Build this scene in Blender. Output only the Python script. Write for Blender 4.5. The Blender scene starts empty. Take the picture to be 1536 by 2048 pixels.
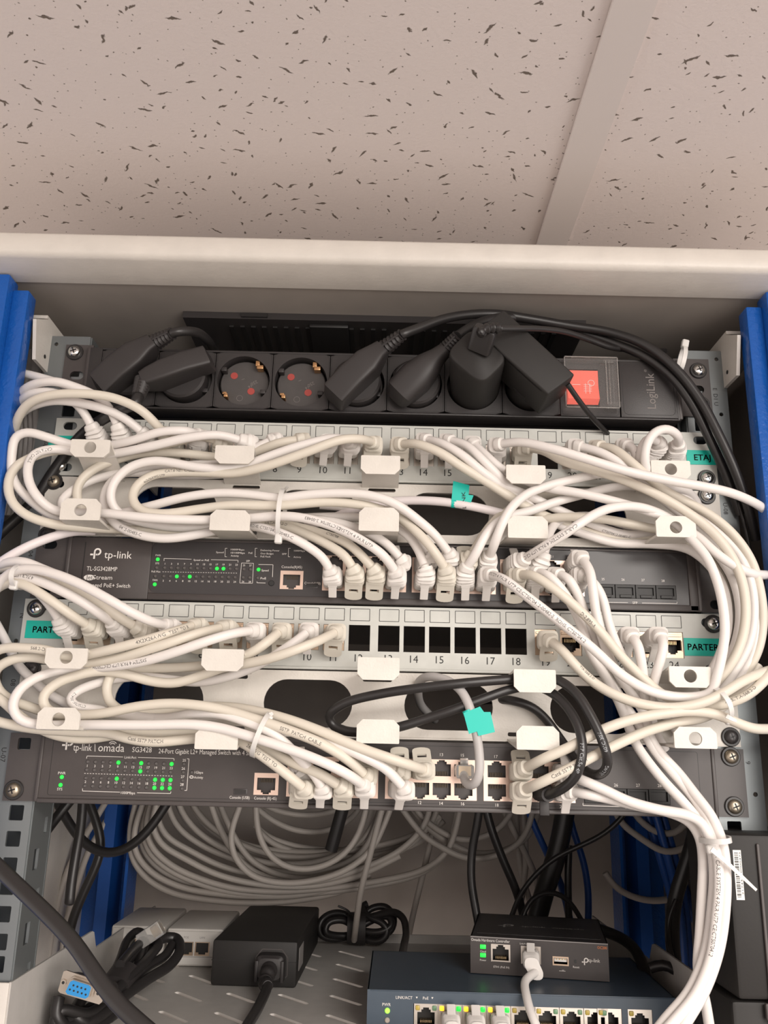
import bpy, bmesh, math, random
import numpy as np
from mathutils import Vector, Matrix
random.seed(7)
rng = np.random.RandomState(7)
C = bpy.context.scene.collection
SC = bpy.context.scene
ZO = 2180.0                      # the rack's first unit hangs this high above the floor (mm)
S = 0.001
PI = math.pi

# ---------------------------------------------------------------- camera
CAM = np.array([0.5816, -588.06, 37.433])
FPX = 1714.8
def _rot(w):
    th = np.linalg.norm(w); k = w/th
    K = np.array([[0,-k[2],k[1]],[k[2],0,-k[0]],[-k[1],k[0],0]])
    return np.eye(3)+np.sin(th)*K+(1-np.cos(th))*K@K
CR = _rot(np.array([0.2715547572, -0.0225867198, -0.0036073606])) @ np.array([[1,0,0],[0,0,-1],[0,1,0]], float)
cd = bpy.data.cameras.new('camera'); cam = bpy.data.objects.new('camera', cd); C.objects.link(cam)
cd.sensor_fit = 'VERTICAL'; cd.sensor_height = 24.0; cd.lens = 24.0*FPX/2048.0
cd.clip_start = 0.02; cd.clip_end = 50
M4 = Matrix([[*CR[i], 0] for i in range(3)] + [[0,0,0,1]])
cam.matrix_world = Matrix.Translation((CAM[0]*S, CAM[1]*S, (CAM[2]+ZO)*S)) @ M4
SC.camera = cam

# ---------------------------------------------------------------- world, lights, exposure
w = bpy.data.worlds.new('world'); SC.world = w; w.use_nodes = True
bg = w.node_tree.nodes['Background']; bg.inputs[0].default_value = (1.0, 0.90, 0.84, 1); bg.inputs[1].default_value = 0.90
SC.view_settings.view_transform = 'Standard'; SC.view_settings.look = 'None'
SC.view_settings.exposure = 0.46; SC.view_settings.gamma = 1.0; SC.view_settings.use_curve_mapping = False
def area(name, loc, rot, sx, sy, power, col):
    l = bpy.data.lights.new(name, 'AREA'); l.shape = 'RECTANGLE'; l.size = sx; l.size_y = sy; l.energy = power; l.color = col
    o = bpy.data.objects.new(name, l); C.objects.link(o); o.location = loc; o.rotation_euler = rot; return o
# recessed ceiling luminaires of the room, behind the photographer
area('ceiling_light', (0.50, -1.05, 2.60), (0, 0, 0), 0.60, 0.60, 14, (1.0, 0.95, 0.89))
area('ceiling_light', (0.75, -3.05, 2.60), (0, 0, 0), 0.60, 0.60, 22, (1.0, 0.95, 0.89))
# added fill from across the room, brightening the ceiling and left side
area('added_fill_light', (1.55, -2.6, 1.95), (math.radians(96), 0, math.radians(29)), 2.0, 1.0, 30, (1.0, 0.94, 0.88))

# ---------------------------------------------------------------- materials
MT = {}
def mat(name, col, rough=.5, metal=0, spec=.5, bump=None, emit=None, alpha=None, trans=None, coat=0):
    m = bpy.data.materials.new(name); m.use_nodes = True; nt = m.node_tree
    b = nt.nodes['Principled BSDF']
    b.inputs['Base Color'].default_value = (*col, 1); b.inputs['Roughness'].default_value = rough
    b.inputs['Metallic'].default_value = metal; b.inputs['Specular IOR Level'].default_value = spec
    if coat: b.inputs['Coat Weight'].default_value = coat; b.inputs['Coat Roughness'].default_value = .2
    if emit: b.inputs['Emission Color'].default_value = (*emit[0], 1); b.inputs['Emission Strength'].default_value = emit[1]
    if trans is not None: b.inputs['Transmission Weight'].default_value = trans; b.inputs['IOR'].default_value = 1.45
    if alpha is not None: b.inputs['Alpha'].default_value = alpha
    if bump:
        sc, st, dist = bump
        tc = nt.nodes.new('ShaderNodeTexCoord'); n = nt.nodes.new('ShaderNodeTexNoise'); n.inputs['Scale'].default_value = sc
        n.inputs['Detail'].default_value = 2.0
        bp = nt.nodes.new('ShaderNodeBump'); bp.inputs['Strength'].default_value = st; bp.inputs['Distance'].default_value = dist
        nt.links.new(tc.outputs['Object'], n.inputs['Vector']); nt.links.new(n.outputs[0], bp.inputs['Height']); nt.links.new(bp.outputs[0], b.inputs['Normal'])
        # faint tonal variation from the same noise at a larger scale
        n2 = nt.nodes.new('ShaderNodeTexNoise'); n2.inputs['Scale'].default_value = sc*.12
        mx = nt.nodes.new('ShaderNodeMix'); mx.data_type = 'RGBA'; mx.blend_type = 'MULTIPLY'; mx.inputs[0].default_value = .18
        mx.inputs[6].default_value = (*col, 1); nt.links.new(tc.outputs['Object'], n2.inputs['Vector']); nt.links.new(n2.outputs[0], mx.inputs[7]); nt.links.new(mx.outputs[2], b.inputs['Base Color'])
    MT[name] = m; return m
mat('powder_white', (.74,.70,.64), .42, bump=(700,.35,.0004))
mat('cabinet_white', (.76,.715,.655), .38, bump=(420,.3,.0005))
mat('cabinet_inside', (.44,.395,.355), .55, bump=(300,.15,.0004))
mat('panel_grey', (.60,.605,.565), .40, bump=(900,.1,.0002))
mat('blue_post', (.009,.105,.44), .28, bump=(330,.75,.0007))
mat('blue_dark', (.008,.07,.30), .4)
mat('zinc', (.24,.26,.265), .42, .6, bump=(60,.1,.0003))
mat('steel', (.78,.78,.76), .16, 1)
mat('brass_steel', (.42,.36,.28), .38, .9)
mat('black_steel', (.05,.045,.045), .35, .3)
mat('device', (.062,.052,.050), .46, bump=(900,.12,.0002))
mat('device_ear', (.072,.062,.060), .42, bump=(900,.15,.0002))
mat('device_inset', (.040,.036,.037), .35)
mat('pdu_black', (.038,.034,.034), .42, bump=(1100,.3,.0002))
mat('plug_black', (.032,.028,.028), .5, bump=(500,.1,.0002))
mat('black_rubber', (.022,.020,.020), .36)
mat('black_dark', (.012,.011,.011), .5)
mat('adapter_black', (.024,.022,.021), .55, spec=.35, bump=(700,.15,.0002))
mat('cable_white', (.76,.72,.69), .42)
mat('cable_ivory', (.66,.61,.525), .45)
mat('cable_pink', (.76,.70,.70), .42)
mat('cable_grey', (.46,.44,.43), .45)
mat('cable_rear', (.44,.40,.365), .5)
mat('cable_blue', (.012,.07,.30), .4)
mat('boot_white', (.74,.705,.67), .45)
mat('boot_ivory', (.66,.62,.54), .48)
mat('nylon', (.82,.80,.77), .35, alpha=.82)
mat('clear_plastic', (.85,.83,.80), .12, trans=.75)
mat('clear_cover', (.5,.48,.46), .05, alpha=.07, spec=.9)
mat('shield', (.80,.60,.50), .32, .55)
mat('shield_gold', (.62,.47,.35), .3, .75)
mat('shield_silver', (.62,.56,.50), .32, .8)
mat('port_inside', (.018,.016,.015), .45)
mat('contact', (.55,.40,.22), .3, .9)
mat('pin_dull', (.10,.075,.05), .4, .5)
mat('bronze', (.62,.36,.18), .3, .9)
mat('shutter_red', (.38,.06,.05), .5)
mat('switch_red', (.75,.12,.08), .3, emit=((1,.12,.08), .35))
mat('ink_black', (.015,.013,.013), .6)
mat('ink_grey', (.20,.18,.17), .6)
mat('ink_cable', (.10,.09,.085), .6)
mat('socket_grey', (.075,.068,.066), .5, bump=(1500,.4,.0002))
mat('ink_white', (.78,.74,.70), .6)
mat('ink_dim', (.30,.28,.27), .6)
mat('ink_orange', (.80,.24,.06), .6)
mat('ink_bluegrey', (.42,.44,.46), .6)
mat('teal_label', (.0,.47,.37), .45)
mat('teal_bright', (.0,.50,.41), .4)
mat('box_print', (.60,.60,.555), .5)
mat('led_off', (.10,.09,.088), .3)
mat('led_green', (.02,.8,.08), .3, emit=((.02,1,.05), .8))
mat('led_lime', (.3,.8,.1), .3, emit=((.3,1,.05), .9))
mat('led_amber_off', (.50,.38,.08), .35)
mat('led_green_off', (.16,.30,.17), .35)
mat('led_amber', (.95,.6,.05), .3, emit=((1,.55,.03), .9))
mat('led_grey', (.40,.34,.30), .4)
mat('hik_blue', (.058,.082,.112), .38, bump=(600,.08,.0002))
mat('red_print', (.55,.03,.03), .5)
mat('sticker_white', (.80,.79,.76), .45)
mat('serial_blue', (.02,.26,.62), .4)
mat('nickel', (.50,.44,.38), .4, .9)
mat('injector_white', (.74,.71,.67), .45)
mat('shelf_paint', (.60,.575,.545), .42, bump=(700,.15,.0003))
mat('room_wall', (.72,.67,.62), .8, bump=(120,.2,.001))
mat('room_floor', (.30,.27,.25), .6, bump=(60,.2,.001))
mat('grid_metal', (.78,.72,.69), .5)
def ceiling_mat():
    m = bpy.data.materials.new('ceiling_tile'); m.use_nodes = True; nt = m.node_tree; N = nt.nodes; L = nt.links
    b = N['Principled BSDF']; b.inputs['Roughness'].default_value = .95; b.inputs['Specular IOR Level'].default_value = .1
    tc = N.new('ShaderNodeTexCoord')
    def math_(op, a, bb=None, c=None):
        n = N.new('ShaderNodeMath'); n.operation = op
        for i, v in enumerate((a, bb, c)):
            if v is None: continue
            if isinstance(v, (int, float)): n.inputs[i].default_value = v
            else: L.new(v, n.inputs[i])
        return n.outputs[0]
    def marks(scale, halflen, halfw, keep, off, wav):
        mp = N.new('ShaderNodeVectorMath'); mp.operation = 'ADD'; mp.inputs[1].default_value = (off, off*.7, 0)
        L.new(tc.outputs['Object'], mp.inputs[0])
        nz = N.new('ShaderNodeTexNoise'); nz.inputs['Scale'].default_value = 260; L.new(mp.outputs[0], nz.inputs['Vector'])
        sb = N.new('ShaderNodeVectorMath'); sb.operation = 'SUBTRACT'; sb.inputs[1].default_value = (.5,.5,.5); L.new(nz.outputs[1], sb.inputs[0])
        sc_ = N.new('ShaderNodeVectorMath'); sc_.operation = 'SCALE'; sc_.inputs['Scale'].default_value = wav; L.new(sb.outputs[0], sc_.inputs[0])
        wd = N.new('ShaderNodeVectorMath'); wd.operation = 'ADD'; L.new(mp.outputs[0], wd.inputs[0]); L.new(sc_.outputs[0], wd.inputs[1])
        vo = N.new('ShaderNodeTexVoronoi'); vo.voronoi_dimensions = '2D'; vo.inputs['Scale'].default_value = scale; L.new(wd.outputs[0], vo.inputs['Vector'])
        d = N.new('ShaderNodeVectorMath'); d.operation = 'SUBTRACT'; L.new(wd.outputs[0], d.inputs[0]); L.new(vo.outputs['Position'], d.inputs[1])
        sx = N.new('ShaderNodeSeparateXYZ'); L.new(d.outputs[0], sx.inputs[0])
        sc = N.new('ShaderNodeSeparateColor'); L.new(vo.outputs['Color'], sc.inputs[0])
        ang = math_('MULTIPLY', math_('SUBTRACT', sc.outputs[0], .5), 2.6)
        ca = math_('COSINE', ang); sa = math_('SINE', ang)
        u = math_('ADD', math_('MULTIPLY', sx.outputs[0], ca), math_('MULTIPLY', sx.outputs[1], sa))
        v = math_('SUBTRACT', math_('MULTIPLY', sx.outputs[1], ca), math_('MULTIPLY', sx.outputs[0], sa))
        ln = math_('MULTIPLY', math_('ADD', sc.outputs[1], .35), halflen)
        a = math_('DIVIDE', math_('ABSOLUTE', u), ln)
        # rounded, tapering stroke
        w_ = math_('MULTIPLY', math_('SUBTRACT', 1.0, math_('MULTIPLY', a, a)), halfw)
        e = math_('SUBTRACT', w_, math_('ABSOLUTE', v))
        msk = math_('MULTIPLY', e, 1.0/(halfw*.5)); n = N.new('ShaderNodeClamp'); L.new(msk, n.inputs[0])
        return math_('MULTIPLY', n.outputs[0], math_('LESS_THAN', sc.outputs[2], keep))
    a = marks(54, .0044, .00108, .55, 0, .0042)
    c = marks(80, .0024, .0008, .24, 3.1, .0032)
    d = marks(150, .0006, .0005, .30, 5.3, .0002)
    allm = math_('MAXIMUM', math_('MAXIMUM', a, c), math_('MULTIPLY', d, .8))
    mx = N.new('ShaderNodeMix'); mx.data_type = 'RGBA'; L.new(allm, mx.inputs[0]); mx.inputs[6].default_value = (.84,.765,.735,1); mx.inputs[7].default_value = (.20,.165,.14,1)  # fissure colour: brown core plus the shade of its depth, painted in
    L.new(mx.outputs[2], b.inputs['Base Color'])
    n2 = N.new('ShaderNodeTexNoise'); n2.inputs['Scale'].default_value = 500; L.new(tc.outputs['Object'], n2.inputs['Vector'])
    h = math_('SUBTRACT', math_('MULTIPLY', n2.outputs[0], .25), math_('MULTIPLY', allm, 1.5))
    bp = N.new('ShaderNodeBump'); bp.inputs['Strength'].default_value = .6; bp.inputs['Distance'].default_value = .0009; L.new(h, bp.inputs['Height']); L.new(bp.outputs[0], b.inputs['Normal'])
    MT['ceiling_tile'] = m
ceiling_mat()

# ---------------------------------------------------------------- helpers
def P(px, py, D=0.0):
    """point of the plane D mm in front of the rack face, on the line of sight of photograph pixel px, py"""
    d = CR @ np.array([(px-768)/FPX, (1024-py)/FPX, -1.0]); t = (-D-CAM[1])/d[1]; return CAM+t*d
def ONZ(px, py, Z):
    d = CR @ np.array([(px-768)/FPX, (1024-py)/FPX, -1.0]); t = (Z-CAM[2])/d[2]; return CAM+t*d
class MB:
    def __init__(s): s.v = []; s.f = []; s.n = 0
    def add(s, vs, fs):
        s.v.append(np.asarray(vs, float).reshape(-1,3)); s.f += [tuple(i+s.n for i in f) for f in fs]; s.n += len(s.v[-1]); return s
    def box(s, x0, x1, y0, y1, z0, z1, c=0.0):
        if c <= 0:
            v = [(x,y,z) for z in (z0,z1) for y in (y0,y1) for x in (x0,x1)]
            return s.add(v, [(0,2,3,1),(4,5,7,6),(0,1,5,4),(2,6,7,3),(0,4,6,2),(1,3,7,5)])
        bm = bmesh.new(); bmesh.ops.create_cube(bm, size=1)
        for v in bm.verts: v.co = Vector(((x0+x1)/2+v.co.x*(x1-x0), (y0+y1)/2+v.co.y*(y1-y0), (z0+z1)/2+v.co.z*(z1-z0)))
        bmesh.ops.bevel(bm, geom=bm.edges[:], offset=c, segments=2, profile=.5, affect='EDGES')
        s.bm(bm); bm.free(); return s
    def bm(s, bm, M=None):
        bm.verts.index_update(); vs = [tuple(M @ v.co) if M else tuple(v.co) for v in bm.verts]
        return s.add(vs, [tuple(v.index for v in f.verts) for f in bm.faces])
    def loft(s, secs, n=16, caps=True):
        """secs: (centre, ax, up, halfw, halfh, power) superellipse rings"""
        vs = []
        for (c, a, u, hw, hh, p) in secs:
            for k in range(n):
                t = 2*PI*(k+.5)/n; ct, st = math.cos(t), math.sin(t)
                x = math.copysign(abs(ct)**(2/p), ct)*hw; y = math.copysign(abs(st)**(2/p), st)*hh
                vs.append(np.asarray(c)+np.asarray(a)*x+np.asarray(u)*y)
        fs = []
        for i in range(len(secs)-1):
            for k in range(n):
                k2 = (k+1) % n; fs.append((i*n+k, i*n+k2, (i+1)*n+k2, (i+1)*n+k))
        if caps: fs.append(tuple(range(n-1,-1,-1))); fs.append(tuple((len(secs)-1)*n+k for k in range(n)))
        return s.add(vs, fs)
    def cyl(s, c, axis, r, h, n=20, r2=None, c2=0):
        ax = np.asarray(axis, float); ax = ax/np.linalg.norm(ax); t = np.array([0,0,1.]) if abs(ax[2]) < .9 else np.array([1.,0,0])
        a = np.cross(t, ax); a /= np.linalg.norm(a); u = np.cross(ax, a); r2 = r if r2 is None else r2; c = np.asarray(c, float)
        secs = [(c, a, u, r, r, 2), (c+ax*(h-c2), a, u, r2, r2, 2)]
        if c2: secs.append((c+ax*h, a, u, r2-c2, r2-c2, 2))
        return s.loft(secs, n)
    def prism(s, poly, y0, y1):
        """poly: (x, z) outline, extruded from y0 to y1"""
        n = len(poly); v = [(x,y0,z) for x,z in poly]+[(x,y1,z) for x,z in poly]
        return s.add(v, [tuple(range(n)), tuple(range(2*n-1,n-1,-1))]+[(i,(i+n),(i+1)%n+n,(i+1)%n) for i in range(n)])
    def plate(s, x0, x1, z0, z1, y0, y1, holes, gaps=()):
        """flat plate with real openings; holes: (hx0,hx1,hz0,hz1,round)"""
        xs = sorted(set([x0,x1]+[h[i] for h in holes for i in (0,1)])); zs = sorted(set([z0,z1]+[h[i] for h in holes for i in (2,3)]))
        xs = [x for x in xs if x0 <= x <= x1]; zs = [z for z in zs if z0 <= z <= z1]
        def inh(x, z): return any(h[0] < x < h[1] and h[2] < z < h[3] for h in holes)
        nx, nz = len(xs)-1, len(zs)-1
        g = [[not inh((xs[i]+xs[i+1])/2, (zs[j]+zs[j+1])/2) for j in range(nz)] for i in range(nx)]
        vs = []; fs = []
        def V(i, j, y): vs.append((xs[i], y, zs[j])); return len(vs)-1
        for i in range(nx):
            for j in range(nz):
                if not g[i][j]: continue
                q = [V(i,j,y0),V(i+1,j,y0),V(i+1,j+1,y0),V(i,j+1,y0)]; r = [V(i,j,y1),V(i+1,j,y1),V(i+1,j+1,y1),V(i,j+1,y1)]
                fs += [tuple(q), tuple(r[::-1])]
                if i == 0 or not g[i-1][j]: fs.append((q[0],q[3],r[3],r[0]))
                if i == nx-1 or not g[i+1][j]: fs.append((q[1],r[1],r[2],q[2]))
                if j == 0 or not g[i][j-1]: fs.append((q[0],r[0],r[1],q[1]))
                if j == nz-1 or not g[i][j+1]: fs.append((q[3],q[2],r[2],r[3]))
        s.add(vs, fs)
        for h in holes:
            if len(h) > 4 and h[4] > 0:
                R = h[4]
                for (cx, cz, sx, sz) in ((h[0],h[2],1,1),(h[1],h[2],-1,1),(h[0],h[3],1,-1),(h[1],h[3],-1,-1)):
                    K = 7; arc = [(cx+sx*R*(1-math.cos(k*PI/2/K)), cz+sz*R*(1-math.sin(k*PI/2/K))) for k in range(K+1)]
                    # arc runs from (cx, cz+R) .. to (cx+R, cz): fan from the corner
                    vv = [(cx,y0,cz),(cx,y1,cz)]; ff = []
                    for (ax_, az_) in arc: vv += [(ax_,y0,az_),(ax_,y1,az_)]
                    for k in range(K):
                        a0, b0, a1, b1 = 2+2*k, 3+2*k, 4+2*k, 5+2*k
                        ff += [(0,a0,a1),(1,b1,b0),(a0,b0,b1,a1)]
                    s.add(vv, ff)
        return s
    def build(s, name, m, parent=None, loc=(0,0,0), smooth=True, sharp=38, xf=None, rnd=None):
        v = np.concatenate(s.v) if s.v else np.zeros((0,3))
        if xf is not None: v = v @ xf[0].T + xf[1]
        base = np.array(parent['_o']) if parent is not None else np.array(loc, float)
        me = bpy.data.meshes.new(name); me.from_pydata(((v-base)*S).tolist(), [], s.f); me.update()
        bmm = None
        if smooth:
            me.polygons.foreach_set('use_smooth', [True]*len(me.polygons)); me.set_sharp_from_angle(angle=math.radians(sharp))
        me.materials.append(MT[m]); o = bpy.data.objects.new(name, me); C.objects.link(o)
        if parent is not None: o.parent = parent
        else: o.location = (base[0]*S, base[1]*S, (base[2]+ZO)*S)
        o['_o'] = list(base); return o
def fixnormals(o):
    bm = bmesh.new(); bm.from_mesh(o.data); bmesh.ops.recalc_face_normals(bm, faces=bm.faces); bm.to_mesh(o.data); bm.free(); return o
def tag(o, label, cat, group=None, kind=None):
    if label: o['label'] = label
    if cat: o['category'] = cat
    if group: o['group'] = group
    if kind: o['kind'] = kind
    return o
def thing(name, label, cat, loc=(0,0,0), group=None):
    o = bpy.data.objects.new(name, None); C.objects.link(o); o.empty_display_size = .02
    o.location = (loc[0]*S, loc[1]*S, (loc[2]+ZO)*S); o['_o'] = [float(x) for x in loc]; return tag(o, label, cat, group)
def inst(src, name, parent, off, rot=None):
    """another piece that shares src's mesh; off in mm relative to where src's mesh is drawn"""
    o = bpy.data.objects.new(name, src.data); C.objects.link(o); b = np.array(parent['_o']); sb = np.array(src['_o'])
    o.parent = parent; o.location = tuple((sb+np.array(off)-b)*S); o['_o'] = list(b); return o
# --- lettering: outlines of the built-in font as flat geometry
_tc = {}
def glyphs(txt):
    if txt in _tc: return _tc[txt]
    cu = bpy.data.curves.new('t', 'FONT'); cu.body = txt; cu.size = 1.0; cu.resolution_u = 2
    o = bpy.data.objects.new('t', cu); C.objects.link(o); dg = bpy.context.evaluated_depsgraph_get()
    me = bpy.data.meshes.new_from_object(o.evaluated_get(dg)); v = np.array([tuple(x.co) for x in me.vertices]).reshape(-1,3)[:, :2]; f = [tuple(p.vertices) for p in me.polygons]
    bpy.data.objects.remove(o); bpy.data.curves.remove(cu); bpy.data.meshes.remove(me)
    if len(v): v[:,0] -= v[:,0].min()
    w_ = v[:,0].max() if len(v) else 1
    _tc[txt] = (v, f, w_); return _tc[txt]
def T(mb, txt, org, width=None, h=2.0, right=(1,0,0), up=(0,0,1), align='l', bold=0):
    """h: capital height in mm; width: total width in mm (squeezes the letters)"""
    v, f, w_ = glyphs(txt)
    if not len(v): return mb
    k = h/.729; sx = (width/w_) if width else k; r = np.array(right, float); u = np.array(up, float); org = np.array(org, float)
    if align == 'c': org = org-r*(w_*sx/2)
    if align == 'r': org = org-r*(w_*sx)
    pts = org+np.outer(v[:,0]*sx, r)+np.outer(v[:,1]*k, u); mb.add(pts, f)
    if bold:
        for dx, dz in ((bold,0),(0,bold),(bold,bold)): mb.add(pts+r*dx+u*dz+np.cross(r,u)*.004, f)
    return mb
def line(mb, a, b, t, y):
    a = np.array(a, float); b = np.array(b, float); d = b-a; d /= np.linalg.norm(d); n = np.array([-d[1], d[0]])*t/2
    q = [a+n, a-n, b-n, b+n]; return mb.add([(p[0], y, p[1]) for p in q], [(0,1,2,3)])
def rrect(x0, x1, z0, z1, r, k=4):
    o = []
    for (cx, cz, a0) in ((x1-r,z1-r,0),(x0+r,z1-r,90),(x0+r,z0+r,180),(x1-r,z0+r,270)):
        for i in range(k+1): a = math.radians(a0+90*i/k); o.append((cx+r*math.cos(a), cz+r*math.sin(a)))
    return o
def outline(mb, poly, t, y):
    n = len(poly)
    for i in range(n): line(mb, poly[i], poly[(i+1) % n], t, y)
    return mb
# --- tubes
def catmull(pts, step=2.5):
    p = np.asarray(pts, float); p = np.vstack([2*p[0]-p[1], p, 2*p[-1]-p[-2]]); out = []
    for i in range(1, len(p)-2):
        a, b, c, d = p[i-1], p[i], p[i+1], p[i+2]; n = max(2, int(np.linalg.norm(c-b)/step))
        t0 = 0; t1 = t0+max(1e-3, np.linalg.norm(b-a)**.5); t2 = t1+max(1e-3, np.linalg.norm(c-b)**.5); t3 = t2+max(1e-3, np.linalg.norm(d-c)**.5)
        for k in range(n):
            t = t1+(t2-t1)*k/n
            A1 = (t1-t)/(t1-t0)*a+(t-t0)/(t1-t0)*b; A2 = (t2-t)/(t2-t1)*b+(t-t1)/(t2-t1)*c; A3 = (t3-t)/(t3-t2)*c+(t-t2)/(t3-t2)*d
            B1 = (t2-t)/(t2-t0)*A1+(t-t0)/(t2-t0)*A2; B2 = (t3-t)/(t3-t1)*A2+(t-t1)/(t3-t1)*A3
            out.append((t2-t)/(t2-t1)*B1+(t-t1)/(t2-t1)*B2)
    out.append(p[-2]); q = np.array(out)
    for _ in range(3): q[1:-1] = (q[:-2]+2*q[1:-1]+q[2:])/4
    return q
def tangents(q):
    t = np.gradient(q, axis=0); return t/np.maximum(1e-9, np.linalg.norm(t, axis=1))[:,None]
def tube(mb, q, r, n=12, rr=None):
    t = tangents(q); up = np.array([0,0,1.]) if abs(t[0][2]) < .9 else np.array([1.,0,0]); a = np.cross(t[0], up); a /= np.linalg.norm(a); vs = []
    th = 2*PI*np.arange(n)/n
    for i in range(len(q)):
        a = a-t[i]*(a@t[i]); a /= np.linalg.norm(a); b = np.cross(t[i], a); R = r if rr is None else rr[i]
        vs.append(q[i]+R*(np.outer(np.cos(th), a)+np.outer(np.sin(th), b)))
    fs = []; m = len(q)
    for i in range(m-1):
        for k in range(n): k2 = (k+1) % n; fs.append((i*n+k, i*n+k2, (i+1)*n+k2, (i+1)*n+k))
    fs += [tuple(range(n-1,-1,-1)), tuple((m-1)*n+k for k in range(n))]
    return mb.add(np.concatenate(vs), fs)
def print_on(mb, q, r, txt, s0, h=2.1, flip=False, off=0.0, width=None):
    """lettering wrapped on a tube, starting s0 mm along it; off = angle away from the side that faces out"""
    v, f, w_ = glyphs(txt); k = h/.729; sx = (width/w_) if width else k*.92
    seg = np.linalg.norm(np.diff(q, axis=0), axis=1); s = np.concatenate([[0], np.cumsum(seg)]); t = tangents(q); L = w_*sx
    out = []
    for (x, y) in v:
        xx = x*sx; yy = y*k-h/2
        if flip: u = s0+L-xx; ang = -yy/r+off
        else: u = s0+xx; ang = yy/r+off
        u = min(max(u, 0), s[-1]-1e-3); i = min(np.searchsorted(s, u)-1, len(q)-2); i = max(i, 0); fr = (u-s[i])/max(seg[i], 1e-6)
        p = q[i]*(1-fr)+q[i+1]*fr; tt = t[i]*(1-fr)+t[i+1]*fr; tt /= np.linalg.norm(tt); wv = CAM+np.array([0,0,60.])-p; nn = wv-tt*(wv@tt); nn /= np.linalg.norm(nn); bb = np.cross(nn, tt)
        out.append(p+(r+.05)*(math.cos(ang)*nn+math.sin(ang)*bb))
    mb.add(out, f); return mb
# ---------------------------------------------------------------- the room
CZ = 430.0
def struct(name, mb, m, parent=None, **k):
    o = mb.build(name, m, parent, smooth=False, **k)
    if parent is None: o['kind'] = 'structure'
    return o
ceil = struct('ceiling', MB().box(-3000,3000,-5200,1060,CZ+14,CZ+40), 'room_wall', loc=(0,0,CZ))
bx = 130.2                                   # the lay-in grid: one bar passes over the cabinet
tile = None
for i in (-3,-2,-1,0,1,2):
    for j in (-4,-3,-2,-1,0,1):
        x0 = bx+i*600+12.0; y0 = -470+j*600+12
        if tile is None: tile = MB().box(x0-8,x0+584,y0-8,y0+584,CZ+3.0,CZ+13).build('ceiling_tile', 'ceiling_tile', ceil, smooth=False); t0 = (x0, y0)
        else: inst(tile, 'ceiling_tile', ceil, (x0-t0[0], y0-t0[1], 0))
for i in (-3,-2,-1,0,1,2,3):
    MB().box(bx+i*600-12, bx+i*600+12, -3000, 800, CZ, CZ+2.5).build('grid_bar', 'grid_metal', ceil, smooth=False)
for j in (-4,-3,-2,-1,0,1,2):
    MB().box(-1670, 1930, -470+j*600-12, -470+j*600+12, CZ+.2, CZ+2.3).build('grid_bar', 'grid_metal', ceil, smooth=False)
struct('wall_back', MB().box(-3000,3000,620,740,-ZO,CZ+14), 'room_wall', loc=(0,620,-ZO))
struct('floor', MB().box(-3000,3000,-5200,740,-ZO-100,-ZO), 'room_floor', loc=(0,0,-ZO))

# ---------------------------------------------------------------- the cabinet
XO = 300.0; YB = 470.0; ZT = 360.0; ZBOT = -700.0
cab = thing('network_cabinet', 'pale wall cabinet with blue corner posts holding the rack equipment under the ceiling', 'cabinet', (0,-30,ZBOT))
# top rail: a folded sheet section, front face + underside, rounded fold
b = MB(); sec = [(-66,359),(-68.6,360.2),(-70,362.5),(-70,380),(-66,381.5),(40,381.5),(40,379),(-60,379),(-66,377)]
yb = -33
outl = [(yb,358.5),(-65,358.5),(-68.3,359.8),(-70,362.5),(-70,374),(-68.5,376),(-66,376.6),(40,376.6),(40,374),(yb,374)]
n = len(outl); v = [(-320,y,z) for y,z in outl]+[(320,y,z) for y,z in outl]
b.add(v, [tuple(range(n)), tuple(range(2*n-1,n-1,-1))]+[(i,(i+1)%n,(i+1)%n+n,i+n) for i in range(n)])
fixnormals(b.build('top_rail', 'cabinet_white', cab, sharp=50))
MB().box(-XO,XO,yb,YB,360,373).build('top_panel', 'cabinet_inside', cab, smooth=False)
for s in (-1,1): MB().box(min(s*XO,s*(XO+4)),max(s*XO,s*(XO+4)),yb+4,YB,ZBOT,358).build('side_panel', 'cabinet_white' if s < 0 else 'cabinet_inside', cab, smooth=False)  # left panel paler than right: light and shade of the sides put in colour
MB().cyl((-299.9,262,-28),(1,0,0),9,.4,20).build('panel_knockout','cabinet_inside',cab)
# right side panel carries ventilation slits far back, the back panel is plain
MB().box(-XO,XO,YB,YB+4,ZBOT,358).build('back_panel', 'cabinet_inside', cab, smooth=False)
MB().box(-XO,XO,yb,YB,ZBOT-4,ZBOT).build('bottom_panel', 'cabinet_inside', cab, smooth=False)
for s in (-1,1):                                   # folded blue corner posts
    def X(a,b_): return (min(s*a,s*b_), max(s*a,s*b_))
    for zt, x0, x1, y0, y1 in ((357.5,268,320,-42,-28),):
        pass
    b = MB().box(*X(268,320),-46,-30,ZBOT,357.5,1.5); b.build('corner_post', 'blue_post', cab)
    b = MB().box(*X(256.5,268.3),-38,-24,ZBOT,349.5,1.3); b.build('post_flange', 'blue_post', cab)
    b = MB().box(*X(248,300),372,376,ZBOT,358); b.box(*X(248,251),340,372,ZBOT,358).build('rear_post', 'blue_post', cab, smooth=False)
    b = MB().box(*X(262,274),330,376,ZBOT,340); b.build('rear_post_web', 'blue_dark', cab, smooth=False)
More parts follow.
